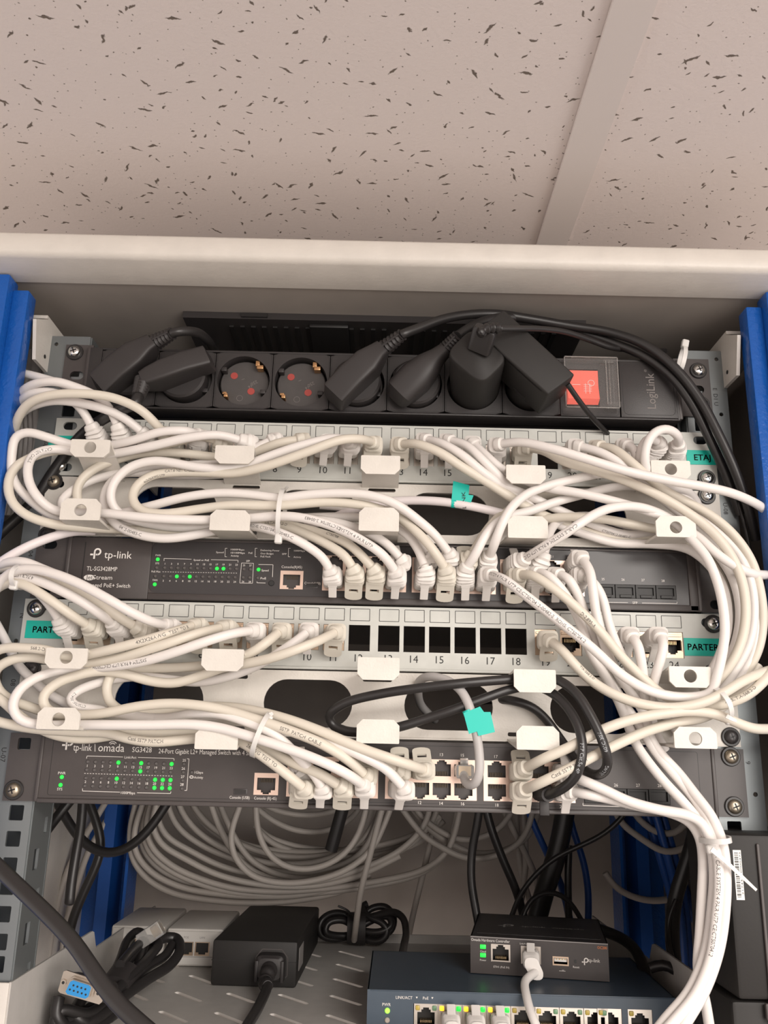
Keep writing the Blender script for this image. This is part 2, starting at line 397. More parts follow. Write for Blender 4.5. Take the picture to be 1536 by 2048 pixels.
# depth brackets between the posts and the rails
for s in (-1,1):
    def X(a,b_): return (min(s*a,s*b_), max(s*a,s*b_))
    b = MB(); x = s*252.0
    yz = [(-30,331),(-10,341),(330,341),(330,306),(-22,303)]
    m_ = len(yz); xx = [s*252.0, s*254.5]
    vv = [(xx[0],y,z) for y,z in yz]+[(xx[1],y,z) for y,z in yz]
    b.add(vv, [tuple(range(m_)), tuple(range(2*m_-1,m_-1,-1))]+[(i,(i+1)%m_,(i+1)%m_+m_,i+m_) for i in range(m_)])
    b.box(*X(252,290),-12,320,341,343.5)
    fixnormals(b.build('depth_bracket', 'cabinet_white', cab, smooth=False))
    MB().cyl((s*251.9,-8,312),(-s,0,0),1.5,.4,12).build('bracket_hole', 'black_dark', cab)
# fan tray under the roof
fan = MB(); 
x0, x1 = -157, 153
fz = 354.5
fan.box(x0,x1,7,260,fz,fz+5.4)
fano = fan.build('fan_tray', 'black_steel', None, loc=(0,7,fz), smooth=False)
tag(fano, 'black ventilation tray with louvre slots fixed under the cabinet roof', 'ventilation tray')
for k in range(15): MB().box(x0+34+k*8.5, x0+37.5+k*8.5, 18, 60, fz-1.4, fz-.05).build('louvre', 'black_dark', fano, smooth=False)
for k in range(14): MB().box(18+k*8.5, 21.5+k*8.5, 18, 60, fz-1.4, fz-.05).build('louvre', 'black_dark', fano, smooth=False)
MB().box(-112,-92,5,7,fz+1,fz+4).build('clip', 'black_rubber', fano); MB().box(-60,-30,12,90,fz-3.2,fz-.05,.8).build('fan_frame', 'black_dark', fano)

# rack rails: zinc angle with square holes punched at rack pitch
def hole_zs(z0, z1): 
    out = []
    for u in range(-9, 9):
        for d in (6.35, 22.225, 38.1):
            z = u*44.45+d
            if z0+6 < z < z1-6: out.append(z)
    return out
RZ0, RZ1 = -420.0, 333.0
hz = hole_zs(RZ0, RZ1)
for s in (-1,1):
    def X(a,b_): return (min(s*a,s*b_), max(s*a,s*b_))
    b = MB(); holes = [(*X(228,237.2), z-4.7, z+4.7, .9) for z in hz]
    xa, xb = X(223,254)
    holes2 = [(*X(246.6,249.6), k*44.45+13.7, k*44.45+16.7, 1.5) for k in range(-9,8)]
    b.plate(xa, xb, RZ0, RZ1, .4, 2.2, holes+holes2)
    b.build('rack_rail', 'zinc', cab, smooth=False)
    # inner flange running back, with slots
    xs = X(222.2,224)
    b = MB(); fl = MB()
    holes = [(12, 20, k*44.45+2, k*44.45+15, 0) for k in range(-9,7)]+[(24, 29, k*44.45+24, k*44.45+34, 0) for k in range(-9,7)]
    fl.plate(2, 38, RZ0, RZ1, 0, 1.8, holes)
    R = np.array([[0,1.,0],[1,0,0],[0,0,1]])   # (x along depth, y thickness) -> rotate into the side plane
    fixnormals(fl.build('rail_flange', 'zinc', cab, smooth=False, xf=(np.array([[0,1.,0],[1.,0,0],[0,0,1.]]), np.array([xs[0],0,0]))))
    fixnormals(MB().plate(RZ0*0-36, 0, RZ0, RZ1, 36, 37.5, []).build('rail_return', 'zinc', cab, smooth=False, xf=(np.eye(3), np.array([s*258+ (36 if s<0 else 0),0,0]))))
# unit marks stamped beside the holes of the rails (read sideways)
mk = MB()
for u, txt in ((5,'15 U-0'),(3,'04 U-0'),(4,'13 U'),(2,'N'),(1,'08'),(0,'U-07'),(-1,'80 U-0')):
    T(mk, txt, (-247.6, .25, u*44.45+34), h=3.4, right=(0,0,-1), up=(1,0,0))
for u, txt in ((6,'E  D1 U'),(5,'U-0'),(4,'U-08'),(3,'18'),(2,'80 U-17'),(0,'9'),(-1,'6')):
    T(mk, txt, (243.5, .25, u*44.45+36), h=3.2, right=(0,0,-1), up=(1,0,0))
mk.build('unit_marks', 'ink_black', cab, smooth=False)

# ---------------------------------------------------------------- screws
def screw_meshes():
    d = {}
    for key, m, ring in (('steel','steel','black_rubber'),('dark','black_steel','black_rubber'),('brown','brass_steel','black_rubber')):
        d[key] = (m, ring)
    return d
SM = screw_meshes(); _sc = {}; screws = []
def screw(x, z, D, kind='steel', washer=True, label='', r=4.6):
    t = thing('rack_screw', label, 'screw', (x,-D,z), 'rack screws in the equipment ears')
    if kind not in _sc:
        b = MB(); secs = []
        for a in (0,.25,.5,.75,.93): secs.append(((0,-1.2-2.4*math.sin(a*PI/2),0),(1,0,0),(0,0,1),r*math.cos(a*PI/2*.86),r*math.cos(a*PI/2*.86),2))
        b.loft([((0,0,0),(1,0,0),(0,0,1),r,r,2)]+secs, 24); h = fixnormals(b.build('screw_head', SM[kind][0], None, sharp=60))
        c = MB(); 
        for ang in (.35, .35+PI/2):
            ca, sa = math.cos(ang), math.sin(ang); q = [(-2.3,-.45),(2.3,-.45),(2.3,.45),(-2.3,.45)]
            p = [(ca*x_-sa*z_, sa*x_+ca*z_) for x_,z_ in q]; c.prism(p, -3.66, -3.2)
        cr = c.build('cross_recess', 'black_dark', None, smooth=False)
        wv = MB().cyl((0,0,0),(0,-1,0),6.3,1.3,24,c2=.4).build('washer', 'black_rubber', None)
        _sc[kind] = [o.data for o in (h, cr, wv)]
        for o in (h, cr, wv): bpy.data.objects.remove(o)
    for nm, me in zip(('screw_head','cross_recess','washer'), _sc[kind]):
        if nm == 'washer' and not washer: continue
        o = bpy.data.objects.new(nm, me); C.objects.link(o); o.parent = t; o['_o'] = t['_o']
        if nm != 'washer' : o.location = (0, -.0006, 0)
    return t

# ---------------------------------------------------------------- jack geometry shared by every port
PORT = {}
def port_shell(mb_dark, mb_gold, cx, zc, D, up, w=11.8, h=9.4):
    """cavity of an RJ45 port; up: +1 latch notch above, -1 below"""
    y = -D+.9; x0, x1 = cx-w/2, cx+w/2; z0, z1 = zc-h/2, zc+h/2
    mb_dark.box(x0-.6,x1+.6,y+8,y+9,z0-2.6,z1+2.6)
    mb_dark.box(x0-.7,x0-.05,y,y+9,z0-2,z1+2); mb_dark.box(x1+.05,x1+.7,y,y+9,z0-2,z1+2)
    mb_dark.box(x0,x1,y,y+9,z0-2.9,z0-2.4); mb_dark.box(x0,x1,y,y+9,z1+2.4,z1+2.9)
    # contact comb on the side away from the latch
    for k in range(8):
        x = cx-3.6+k*1.03; zz = zc-up*h*.46
        mb_gold.box(x-.22,x+.22,y+1.5,y+6.5,min(zz,zz+up*2.6),max(zz,zz+up*2.6))
def gang(x0, x1, z0, z1, D, cols, name, parent, shell='shield'):
    """a block of stacked shielded ports: frame plate with stepped openings"""
    holes = []; dark = MB(); gold = MB()
    zm = (z0+z1)/2
    for (cx, up) in cols:
        zc = (zm+ (z1-zm)*.47) if up > 0 else (zm-(zm-z0)*.47)
        if up == 0: zc = zm; up = -1
        h = 7.6
        holes += [(cx-5.9,cx+5.9,zc-h/2,zc+h/2,0)]
        if up > 0: holes += [(cx-3.2,cx+3.2,zc+h/2-.01,zc+h/2+1.5,0),(cx-2,cx+2,zc+h/2+1.4,zc+h/2+2.5,0)]
        else: holes += [(cx-3.2,cx+3.2,zc-h/2-1.5,zc-h/2+.01,0),(cx-2,cx+2,zc-h/2-2.5,zc-h/2-1.4,0)]
        port_shell(dark, gold, cx, zc, D, up, h=h)
    f = MB().plate(x0, x1, z0, z1, -D-.35, -D+.9, holes).build(name, shell, parent, smooth=False)
    dark.build('port_cavity', 'port_inside', f, smooth=False); gold.build('contact_pins', 'pin_dull', f, smooth=False)
    return f

# ---------------------------------------------------------------- power strip
pz0, pz1 = 273.5, 321.0; PD = 6.0
pdu = thing('power_strip', 'black rack power strip with eight round sockets and a red rocker switch', 'power strip', (0,0,pz0))
b = MB().plate(-219.5, 215, pz0, pz1, -PD, -PD+1.2, [(-218.2+43.0*k+.9+14.3-14.3+ (0), -218.2+43.0*k+.9, pz0+1, pz0+1,0) for k in range(0)])
b = MB().box(-219.5,215,-PD+17,38,pz0,pz1); b.box(-219.5,215,-PD-.6,-PD+18,pz0,pz0+1.5,.3); b.box(-219.5,215,-PD-.6,-PD+18,pz1-1.5,pz1,.3)
b.box(-219.5,-210.2,-PD-.9,-PD+18,pz0+.4,pz1-.4,.3); b.box(213.3,215,-PD-.9,-PD+18,pz0+.4,pz1-.4,.3); b.box(127.2,214,-PD+9,-PD+18,pz0+.5,pz1-.5); b.build('housing', 'pdu_black', pdu)
for s, xs in ((-1,(-241,-219)),(1,(214.5,241))):
    hs = [(s*230-6.5 if s<0 else 221.5, s*230+4 if s<0 else 233, 300-2.2, 300+3.4, 2.2)]
    MB().plate(xs[0]+(0 if s>0 else 1.5), xs[1], 279, 325, -2, 0, [(xs[0]+7,xs[1]-5,297,303.5,3.2)]).build('mounting_ear', 'device_ear', pdu, smooth=False)
    MB().box(*((xs[1]-2.4,xs[1]) if s<0 else (xs[0],xs[0]+2.6)),-PD-1,0,pz0+1,pz1+.5,.6).build('ear_fold', 'device_ear', pdu)
def socket_module(cx, tool):
    m = thing  # (kept readable)
    x0, x1 = cx-20.9, cx+20.9; z0, z1 = pz0+1.5, pz1-1.5
    o = MB(); R = 19.3; zc = (z0+z1)/2-.2; K = 40
    # face plate with a round opening, built as a fan between circle and rounded square
    ci = [(cx+R*math.cos(2*PI*k/K), zc+R*math.sin(2*PI*k/K)) for k in range(K)]
    sq = []
    for k in range(K):
        c_, s_ = math.cos(2*PI*k/K), math.sin(2*PI*k/K); hx, hz_ = (x1-x0)/2, (z1-z0)/2; t = min(hx/abs(c_) if abs(c_) > 1e-6 else 1e9, hz_/abs(s_) if abs(s_) > 1e-6 else 1e9)
        sq.append((cx+c_*t*.995, zc+s_*t*.995))
    y = -PD-1.2; v = [(x,y,z) for x,z in ci]+[(x,y,z) for x,z in sq]+[(x,y+1.6,z) for x,z in sq]+[(x,-PD+16,z) for x,z in ci]
    f = []
    for k in range(K):
        k2 = (k+1) % K; f += [(k,k2,K+k2,K+k),(K+k,K+k2,2*K+k2,2*K+k),(k,3*K+k,3*K+k2,k2)]
    f.append(tuple(3*K+k for k in range(K))); o.add(v, f)
    f_ = fixnormals(o.build('socket', 'pdu_black', pdu, sharp=30))
    outline(MB(), rrect(x0+.9,x1-.9,z0+.6,z1-.6,3), .35, -PD-1.24).build('module_joint', 'black_dark', f_, smooth=False)
    if tool:
        MB().cyl((cx,-PD+10,zc),(0,-1,0),18.2,4.6,36,c2=.8).build('socket_floor', 'socket_grey', f_)
        for sx in (-1,1): MB().cyl((cx-1.5+sx*6.6,-PD+5.6,zc+.2-sx*6.1),(0,-1,0),2.7,.5,16).build('shutter', 'shutter_red', f_)
        e = MB()
        for (ex, ez, g) in ((cx+10.5, zc+11.3, 1), (cx-12.5, zc-11.5, -1)):
            e = MB(); e.box(ex-1.2,ex+3.4 if g>0 else ex+1.6,-PD-1,-PD+6,ez-1.6,ez+1.2,.3); e.box(ex-2.4,ex+.6,-PD-.4,-PD+6,ez+.8,ez+5 if g>0 else ez+2.6,.3)
            e.build('earth_clip', 'bronze', f_)
        for (gx, gz, a) in ((cx-15.0,zc+9.0,0),(cx+14.6,zc-8.2,0)): MB().box(gx-2,gx+2,-PD-.6,-PD+6,gz-1.6,gz+1.6,.4).build('guide_rib', 'plug_black', f_)
        t = MB(); T(t, '250', (cx+8.6,-PD+5.25,zc+3.2), h=2.6, right=(-.87,0,-.5), up=(.5,0,-.87)); T(t, '16', (cx+4.6,-PD+5.25,zc-.6), h=2.4, right=(-.87,0,-.5), up=(.5,0,-.87)); T(t, '~', (cx-1,-PD+5.25,zc+5.2), h=3, right=(-.87,0,-.5), up=(.5,0,-.87)); outline(t, [(cx-3+2.2*math.cos(a*PI/8),zc-11.5+2.2*math.sin(a*PI/8)) for a in range(16)], .25, -PD+5.25)
        t.build('rating_print', 'ink_grey', f_, smooth=False)
    return f_
SOCK = [-188.9+42.2*k for k in range(8)]
for k, cx in enumerate(SOCK): socket_module(cx, k in (1,2,3,4,5))
# switch module with its clear flap
sx0, sx1 = 128, 171
fr = MB().plate(sx0, sx1, pz0+1.5, pz1-1.5, -PD-1.2, -PD+.4, [(sx0+3.5, sx1-14.5, pz0+8, pz1-9, 0)]).build('switch_frame', 'pdu_black', pdu, smooth=False)
outline(MB(), rrect(sx0+.8,sx1-.8,pz0+2,pz1-2,3), .4, -PD-1.25).build('module_joint', 'black_dark', fr, smooth=False)
rk = MB(); poly = [(-PD-1,pz0+10.5),(-PD-6.5,pz0+13),(-PD-4.2,pz0+24),(-PD-4.4,pz1-11.5),(-PD-1,pz1-10.5)]
vv = [(sx0+4.6,y,z) for y,z in poly]+[(sx1-15.6,y,z) for y,z in poly]; m_ = len(poly)
rk.add(vv, [tuple(range(m_)),tuple(range(2*m_-1,m_-1,-1))]+[(i,(i+1)%m_,(i+1)%m_+m_,i+m_) for i in range(m_)])
rk = fixnormals(rk.build('rocker_switch', 'switch_red', pdu, smooth=False))
t = MB(); cx_, cz_ = sx1-21, pz0+26; outline(t, [(cx_+2.3*math.cos(a*PI/8),cz_+2.3*math.sin(a*PI/8)) for a in range(16)], .4, -PD-4.9); line(t,(sx0+8,pz0+24.5),(sx0+14,pz0+24.5),.4,-PD-5.2)
for k in range(4): line(t,(sx0+16,pz0+19+k*1.6),(sx0+22,pz0+19+k*1.6),.3,-PD-6.4)
for k in range(2): line(t,(sx0+17.5+k*3,pz0+17),(sx0+17.5+k*3,pz0+25),.35,-PD-6.2)
t.build('rocker_print', 'ink_white', rk, smooth=False)
cv = MB(); cx0, cx1, cz0, cz1 = sx0+1.5, sx1-2.5, pz0+4, pz1-3.5; cy0, cy1 = -PD-11, -PD-1.2
cv.box(cx0,cx1,cy0,cy0+.9,cz0,cz1,.3); cv.box(cx0,cx1,cy0,cy1,cz0,cz0+1); cv.box(cx0,cx1,cy0,cy1,cz1-1,cz1); cv.box(cx1-1,cx1,cy0,cy1,cz0,cz1); cv.box(cx0,cx0+1,cy0,cy1,cz0,cz1)
for k in range(3): cv.box(cx1-9+k*2.2,cx1-8+k*2.2,cy0-.5,cy0,cz0+3,cz1-3)
cv.box(cx1-11,cx1-3,cy0-1,cy1,cz1-5,cz1-1.2,.4); cv.box(cx1-9,cx1+1,cy0-1,cy1,cz0+1.2,cz0+5,.4)
cv.build('clear_flap', 'clear_cover', pdu, smooth=False)
ed = MB()
for (a0,a1,c0,c1) in ((cx0,cx1,cz0,cz0+.5),(cx0,cx1,cz1-.5,cz1),(cx1-.5,cx1,cz0,cz1),(cx0,cx0+.4,cz0,cz1),(cx1-9,cx1-8.6,cz0+3,cz1-3),(cx1-6.8,cx1-6.5,cz0+3,cz1-3)): ed.box(a0,a1,cy0-.5,cy0+.1,c0,c1)
ed.build('flap_edge', 'clear_plastic', pdu, smooth=False)
bp = MB().box(172,213.5,-PD-1.2,-PD+.4,pz0+1.5,pz1-1.5,.3).build('brand_plate', 'pdu_black', pdu)
outline(MB(), rrect(174,211.5,pz0+3.5,pz1-3.5,3.5), .4, -PD-1.25).build('plate_groove', 'black_dark', bp, smooth=False)
t = MB(); T(t, 'LogiLink', (197.5,-PD-1.3,pz0+8.5), width=28, h=6.6, right=(0,0,1), up=(-1,0,0)); T(t, '®', (192.5,-PD-1.3,pz0+37.5), h=2.0, right=(0,0,1), up=(-1,0,0))
t.build('brand_lettering', 'ink_grey', bp, smooth=False)

# ---------------------------------------------------------------- patch panels
PP, PG = 17.3669, 2.7436
def px_of(n, off): return (n-12.5)*PP+((n-1)//6-1.5)*PG+off
def patch_panel(key, zb, off, xl, xr, label, empty, boxtop, loc_lab):
    t = thing('patch_bay', label, 'patch panel', (0,0,zb))
    wz0, wz1 = zb+13.4, zb+31.1; b0, b1 = zb+34.0, zb+42.2
    holes = [(px_of(n,off)-7.3, px_of(n,off)+7.3, wz0, wz1, 0) for n in range(1,25)]
    ear = [(xl+5.5,xl+15.5,zb+35,zb+41.2,3.1),(xl+5.5,xl+15.5,zb+3.4,zb+9.4,3.0),(xr-15.5,xr-5.5,zb+35,zb+41.2,3.1),(xr-15.5,xr-5.5,zb+3.4,zb+9.4,3.0)]
    MB().plate(xl, xr, zb+.4, zb+44.1, -1.8, -.2, holes+ear+[(xl-1,xl+.001,0,0,0)]*0).build('face_plate', 'panel_grey', t, smooth=False)
    MB().box(-208,212,-3.4,-1.7,zb+.4,zb+2.2,.5).build('folded_lip', 'panel_grey', t)
    pr = MB(); nm = MB()
    for n in range(1,25):
        x = px_of(n, off); outline(pr, [(x-6.7,b0),(x+6.7,b0),(x+6.7,b1),(x-6.7,b1)], .38, -1.9)
        T(nm, str(n), (x,-1.9,zb+6.3), h=5.2, align='c')
        PORT[(key,n)] = np.array([x, -1.5, (wz0+wz1)/2])
    # write-on fields: each a printed box
    for n in range(1,25):
        x = px_of(n, off); 
    pr.build('field_outlines', 'ink_black', t, smooth=False); nm.build('port_numbers', 'ink_black', t, smooth=False)
    # keystone jacks
    proto = None
    for n in range(1,25):
        x = px_of(n, off)
        if n in empty:
            continue
        if proto is None:
            zc = (wz0+wz1)/2
            j = MB(); j.plate(x-7.1,x+7.1,wz0+.2,wz1-.2,-1.0,.4,[(x-5.9,x+5.9,zc-3.6,zc+3.6,0),(x-3.2,x+3.2,zc-5.2,zc-3.5,0),(x-1.9,x+1.9,zc-6.2,zc-5.1,0)])
            j.box(x-7.1,x+7.1,.4,2,wz0+.2,wz0+1); j.box(x-6.5,x+6.5,-1.5,-1,wz1-3.2,wz1-1.6,.2); j.box(x-6.6,x-6.1,-1.6,-.9,zc-4,zc+3,.1); j.box(x+6.1,x+6.6,-1.6,-.9,zc-4,zc+3,.1)
            proto = j.build('keystone_jack', 'shield_gold' if key == 'P' else 'shield_silver', t, smooth=False)
            dk = MB(); gd = MB(); port_shell(dk, gd, x, zc, .2, -1, h=7.2); dk = dk.build('jack_cavity', 'port_inside', proto, smooth=False); gd = gd.build('contact_pins', 'contact', proto, smooth=False); xp = x
        else:
            q_ = inst(proto, 'keystone_jack', t, (x-xp,0,0))
            for nm_, s_ in (('jack_cavity', dk), ('contact_pins', gd)):
                o = bpy.data.objects.new(nm_, s_.data); C.objects.link(o); o.parent = q_; o['_o'] = t['_o']; o.location = (0,0,0)
    return t
def sticker(t, xa, xb, za, zb, txt, h, D=2.0, bend=0):
    MB().prism([(xa,za),(xb,za+bend),(xb,zb+bend),(xa,zb)], -D-.25, -D).build('label_sticker', 'teal_label', t, smooth=False)
    T(MB(), txt, ((xa+xb)/2,-D-.3,(za+zb)/2-h/2), h=h, align='c', width=None, bold=.22).build('sticker_lettering', 'ink_black', t, smooth=False)
pe = patch_panel('E', 5*44.45, 1.4, -239.5, 240.5, 'upper pale 24-port patch panel with teal ETAJ floor label at its right ear', (19,), 0, 0)
sticker(pe, 219, 241.5, 241.5, 252.5, 'ETAJ', 4.6); sticker(pe, -243, -219, 241.5, 252.5, 'ETAJ', 4.6)
pp = patch_panel('P', 2*44.45, -3.94, -244.5, 236, 'lower pale 24-port patch panel with teal PARTER label and seven empty windows', (12,13,14,15,16,17,18), 0, 0)
a_ = P(49,1276,2); b_ = P(118,1241,2); sticker(pp, a_[0], -211, a_[2], a_[2]+12, 'PARTER', 4.4)
sticker(pp, 207.5, 233, 104.2, 116.2, 'PARTER', 4.5)

# ---------------------------------------------------------------- cable managers
def manager(zb, label, dxo, fingers):
    t = thing('cable_manager', label, 'cable manager', (0,0,zb))
    zc = zb+22.6; holes = [(x+dxo-29.6, x+dxo+29.6, zc-15.6, zc+15.4, 15.4) for x in (-147.5,-48,46,143.5)]
    up = [(x-9.8, x+9.8, zb+37.6, zb+40.3, 1.2) for x in (-98,-1,95.5)]; lo = [(x-9.8, x+9.8, zb+4.0, zb+6.6, 1.2) for x in (-98,-1,96)]
    ear = [(-241+5,-241+13,zb+35.5,zb+40.8,2.6),(233-5,241-5,zb+35.5,zb+40.8,2.6)]
    MB().plate(-241, 240.5, zb+.5, zb+43.9, -1.7, -.1, holes+up+lo+ear).build('back_plate', 'powder_white', t, smooth=False)
    MB().box(-200,200,-3,-1.6,zb+.5,zb+1.8,.4).build('folded_lip', 'powder_white', t)
    TD = 42.0
    for row, xs in ((1,(-196.5,-99,-1.5,95.5,192)),(-1,(-197,-98.5,-1.5,95.5,192))):
        for i, x in enumerate(xs):
            end = i in (0,4)
            tx, ty, by = fingers[0 if row > 0 else 1][i]
            x = P(tx, (ty+by)/2, TD)[0]; zt = P(tx, ty, TD)[2]; za = P(tx, by, TD)[2]
            hw = 13.2; ch = 3.6
            if row > 0:
                poly = [(x-hw,zt-.6),(x-hw+.6,zt),(x+hw-.6,zt),(x+hw,zt-.6),(x+hw,za+ch),(x+hw-ch,za),(x-hw+ch,za),(x-hw,za+ch)]
            else: poly = [(x-hw,za+.6),(x-hw+.6,za),(x+hw-.6,za),(x+hw,za+.6),(x+hw,zt-ch),(x+hw-ch,zt),(x-hw+ch,zt),(x-hw,zt-ch)]
            f = MB(); 
            if end:       # round hole punched through: ring fan
                K = 32; R = 4.1; zc_ = (za+zt)/2+(.6 if row>0 else -.6)
                cen = (x, zc_); n = len(poly)
                def hit(a):
                    c_, s_ = math.cos(a), math.sin(a); best = 1e9
                    for k in range(n):
                        (ax,az),(bx_,bz) = poly[k], poly[(k+1)%n]; dx, dz = bx_-ax, bz-az; den = c_*dz-s_*dx
                        if abs(den) < 1e-9: continue
                        tt = ((ax-cen[0])*dz-(az-cen[1])*dx)/den; uu = ((ax-cen[0])*s_-(az-cen[1])*c_)/den
                        if tt > 0 and -1e-6 <= uu <= 1+1e-6: best = min(best, tt)
                    return best
                angs = sorted([2*PI*k/K for k in range(K)]+[math.atan2(pz-cen[1], px_-cen[0])%(2*PI) for px_,pz in poly]); K = len(angs)
                ci = [(cen[0]+R*math.cos(a), cen[1]+R*math.sin(a)) for a in angs]; co = [(cen[0]+hit(a)*math.cos(a), cen[1]+hit(a)*math.sin(a)) for a in angs]
                v = []
                for y in (-TD, -TD+1.7): v += [(a,y,c) for a,c in ci]+[(a,y,c) for a,c in co]
                ff = []
                for k in range(K):
                    k2 = (k+1)%K; ff += [(k,k2,K+k2,K+k),(2*K+k,3*K+k,3*K+k2,2*K+k2),(k,2*K+k,2*K+k2,k2),(K+k,K+k2,3*K+k2,3*K+k)]
                f.add(v, ff)
            else: f.prism(poly, -TD, -TD+1.7)
            aw = hw-.2
            z1_ = zt-.9 if row > 0 else za+.9; z2_ = zb+41.4 if row > 0 else zb+1.6
            f.add([(x+sx_*aw, y_, z_+dz_) for y_, z_ in ((-TD+.5, z1_), (-1, z2_)) for dz_ in (-.85,.85) for sx_ in (-1,1)], [(0,1,3,2),(4,6,7,5),(0,4,5,1),(2,3,7,6),(0,2,6,4),(1,5,7,3)])
            fixnormals(f.build('finger', 'powder_white', t, smooth=False))
    return t
m1 = manager(4*44.45, 'upper white cable manager plate with ten bent fingers below the ETAJ patch panel', 0,
 (((180,879,914),(469,891,927),(761,911,948),(1052,930,967),(1342,921,959)), ((161,997,1040),(460,1020,1061),(758,1015,1062),(1056,1032,1076),(1352,1032,1074))))
m2 = manager(44.45, 'lower white cable manager plate with ten bent fingers below the PARTER patch panel', 1,
 (((132,1296,1337),(445,1298,1342),(757,1315,1360),(1070,1339,1385),(1381,1333,1375)), ((117,1415,1459),(433,1456,1499),(756,1439,1487),(1076,1452,1500),(1391,1454,1497))))

# ---------------------------------------------------------------- switches
def logo(mb, x, z, s, y):
    """ring-and-bar emblem"""
    K = 20
    R1, R2 = s*.5, s*.27
    for k in range(K):
        a0 = math.radians(-92+272*k/K); a1 = math.radians(-92+272*(k+1)/K)
        mb.add([(x+R1*math.cos(a0),y,z+R1*math.sin(a0)),(x+R1*math.cos(a1),y,z+R1*math.sin(a1)),(x+R2*math.cos(a1),y,z+R2*math.sin(a1)),(x+R2*math.cos(a0),y,z+R2*math.sin(a0))],[(0,1,2,3)])
    def q(x0,x1,z0,z1): mb.add([(x0,y,z0),(x1,y,z0),(x1,y,z1),(x0,y,z1)],[(0,1,2,3)])
    q(x-s*.5, x-s*.27, z-s*.02, z+s*.02); q(x-s*.95, x-s*.55, z-s*.5, z-s*.27); q(x-s*.5, x-s*.27, z-s*.98, z-s*.27); q(x-s*.2, x+s*.06, z-s*.5, z-s*.27); q(x-s*.5,x-s*.27,z-s*.3,z)
def led(parent, px, py, D, m, proto, r=1.3):
    p = P(px, py, D)
    if m not in proto:
        b = MB().loft([((0,0,0),(1,0,0),(0,0,1),r,r,2),((0,-.4,0),(1,0,0),(0,0,1),r*.92,r*.92,2),((0,-.9,0),(1,0,0),(0,0,1),r*.55,r*.55,2)], 14)
        o = b.build('led', m, None); proto[m] = fixnormals(o).data; bpy.data.objects.remove(o)
    o = bpy.data.objects.new('led', proto[m]); C.objects.link(o); o.parent = parent; bo = np.array(parent['_o']); o.location = tuple((p-bo)*S); o['_o'] = list(bo); return o
def TP(mb, txt, px0, py0, px1, D, h):
    """lettering laid on a device face, its baseline starting at px0,py0 and reaching px1"""
    a = P(px0, py0, D); b_ = P(px1, py0+(px1-px0)*.022, D); return T(mb, txt, (a[0],-D,a[2]), width=b_[0]-a[0], h=h)
def TC(mb, txt, px, py, D, h):
    a = P(px, py, D); return T(mb, txt, (a[0],-D,a[2]-h/2), h=h, align='c')
def LP(mb, a, b_, D, t=.35):
    A = P(*a, D); B_ = P(*b_, D); return line(mb, (A[0],A[2]), (B_[0],B_[2]), t, -D)
# ---- upper switch
z0 = 3*44.45; sw1 = thing('network_switch', 'upper dark grey 24-port network switch, model lettering TL-SG3428MP on its left', 'network switch', (0,0,z0))
bodyL = P(142,1100,4)[0]; bodyR = P(1394,1160,4)[0]
insL = P(299,1150,4)[0]; insR = bodyR-6
MB().box(-219,219,0,230,z0+.8,z0+43.6).build('chassis', 'device', sw1, smooth=False)
iz0, iz1 = z0+5.2, z0+42
gh = [P(x,1150,4)[0] for x in (645,824,1001)]
gz0, gz1 = 143.1, 167.9
holes = [(g, g+58, gz0, gz1, 0) for g in gh]
cons = (P(560,1160,4)[0], P(606,1160,4)[0], P(580,1178,4)[2], P(580,1141,4)[2])
holes.append((*cons, 0))
sfx0, sfx1 = P(1190,1180,4)[0], P(1353,1180,4)[0]; sfz0, sfz1 = P(1270,1197,4)[2], P(1270,1169,4)[2]
holes.append((sfx0, sfx1, sfz0, sfz1, 0))
MB().plate(insL, insR, iz0, iz1, -3.2, -.5, holes).build('inset_panel', 'device_inset', sw1, smooth=False)
b = MB(); fr_ = [(bodyL,z0+.8),(bodyR,z0+.8),(bodyR,z0+43.6),(bodyL,z0+43.6)]
b.box(bodyL, insL, -4.4, .5, z0+.8, z0+43.6, .8); b.box(insL-.2, bodyR, -4.4, .5, z0+.8, iz0, .7); b.box(insL-.2, bodyR, -4.4, .5, iz1, z0+43.6, .5); b.box(insR, bodyR, -4.4, .5, z0+.8, z0+43.6, .5)
for sx, sz, cx, cz in ((1,1,insL,iz0),(1,-1,insL,iz1)):
    R = 5.5; K = 7; pl = [(cx,cz)]+[(cx+sx*R*(1-math.cos(k*PI/2/K)), cz+sz*R*(1-math.sin(k*PI/2/K))) for k in range(K+1)]
    b.prism(pl, -4.2, -.5)
fixnormals(b.build('front_bezel', 'device', sw1, sharp=30))
MB().box(bodyL+9.5,bodyL+10.2,-4.55,-4.3,z0+4,z0+40).build('bezel_groove', 'black_dark', sw1, smooth=False)
for s, xe, xb in ((-1,-241.5,bodyL+.4),(1,241,bodyR-.4)):
    x0_, x1_ = min(xe,xb), max(xe,xb)
    hx = s*232.5; MB().plate(x0_, x1_, z0+.8, z0+43.6, -2, -.2, [(hx-5,hx+5,z0+35,z0+41.2,3),(hx-5,hx+5,z0+3.2,z0+9.4,3)]).build('mounting_ear', 'device_ear', sw1, smooth=False)
    MB().box(*((xb-3,xb) if s<0 else (xb,xb+3)),-5.2,-.5,z0+.8,z0+43.6,.9).build('ear_fold', 'device_ear', sw1)
pitch = 14.05
for gi, g in enumerate(gh):
    cols = []
    for k in range(4):
        cx = g+29+(k-1.5)*pitch; cols += [(cx,1),(cx,-1)]
        PORT[('S', gi*8+2*k+1)] = np.array([cx,-3.4,(gz0+gz1)/2+(gz1-gz0)/2*.47]); PORT[('S', gi*8+2*k+2)] = np.array([cx,-3.4,(gz0+gz1)/2-(gz1-gz0)/2*.47])
    gang(g, g+58, gz0, gz1, 3.0, cols, 'port_block', sw1)
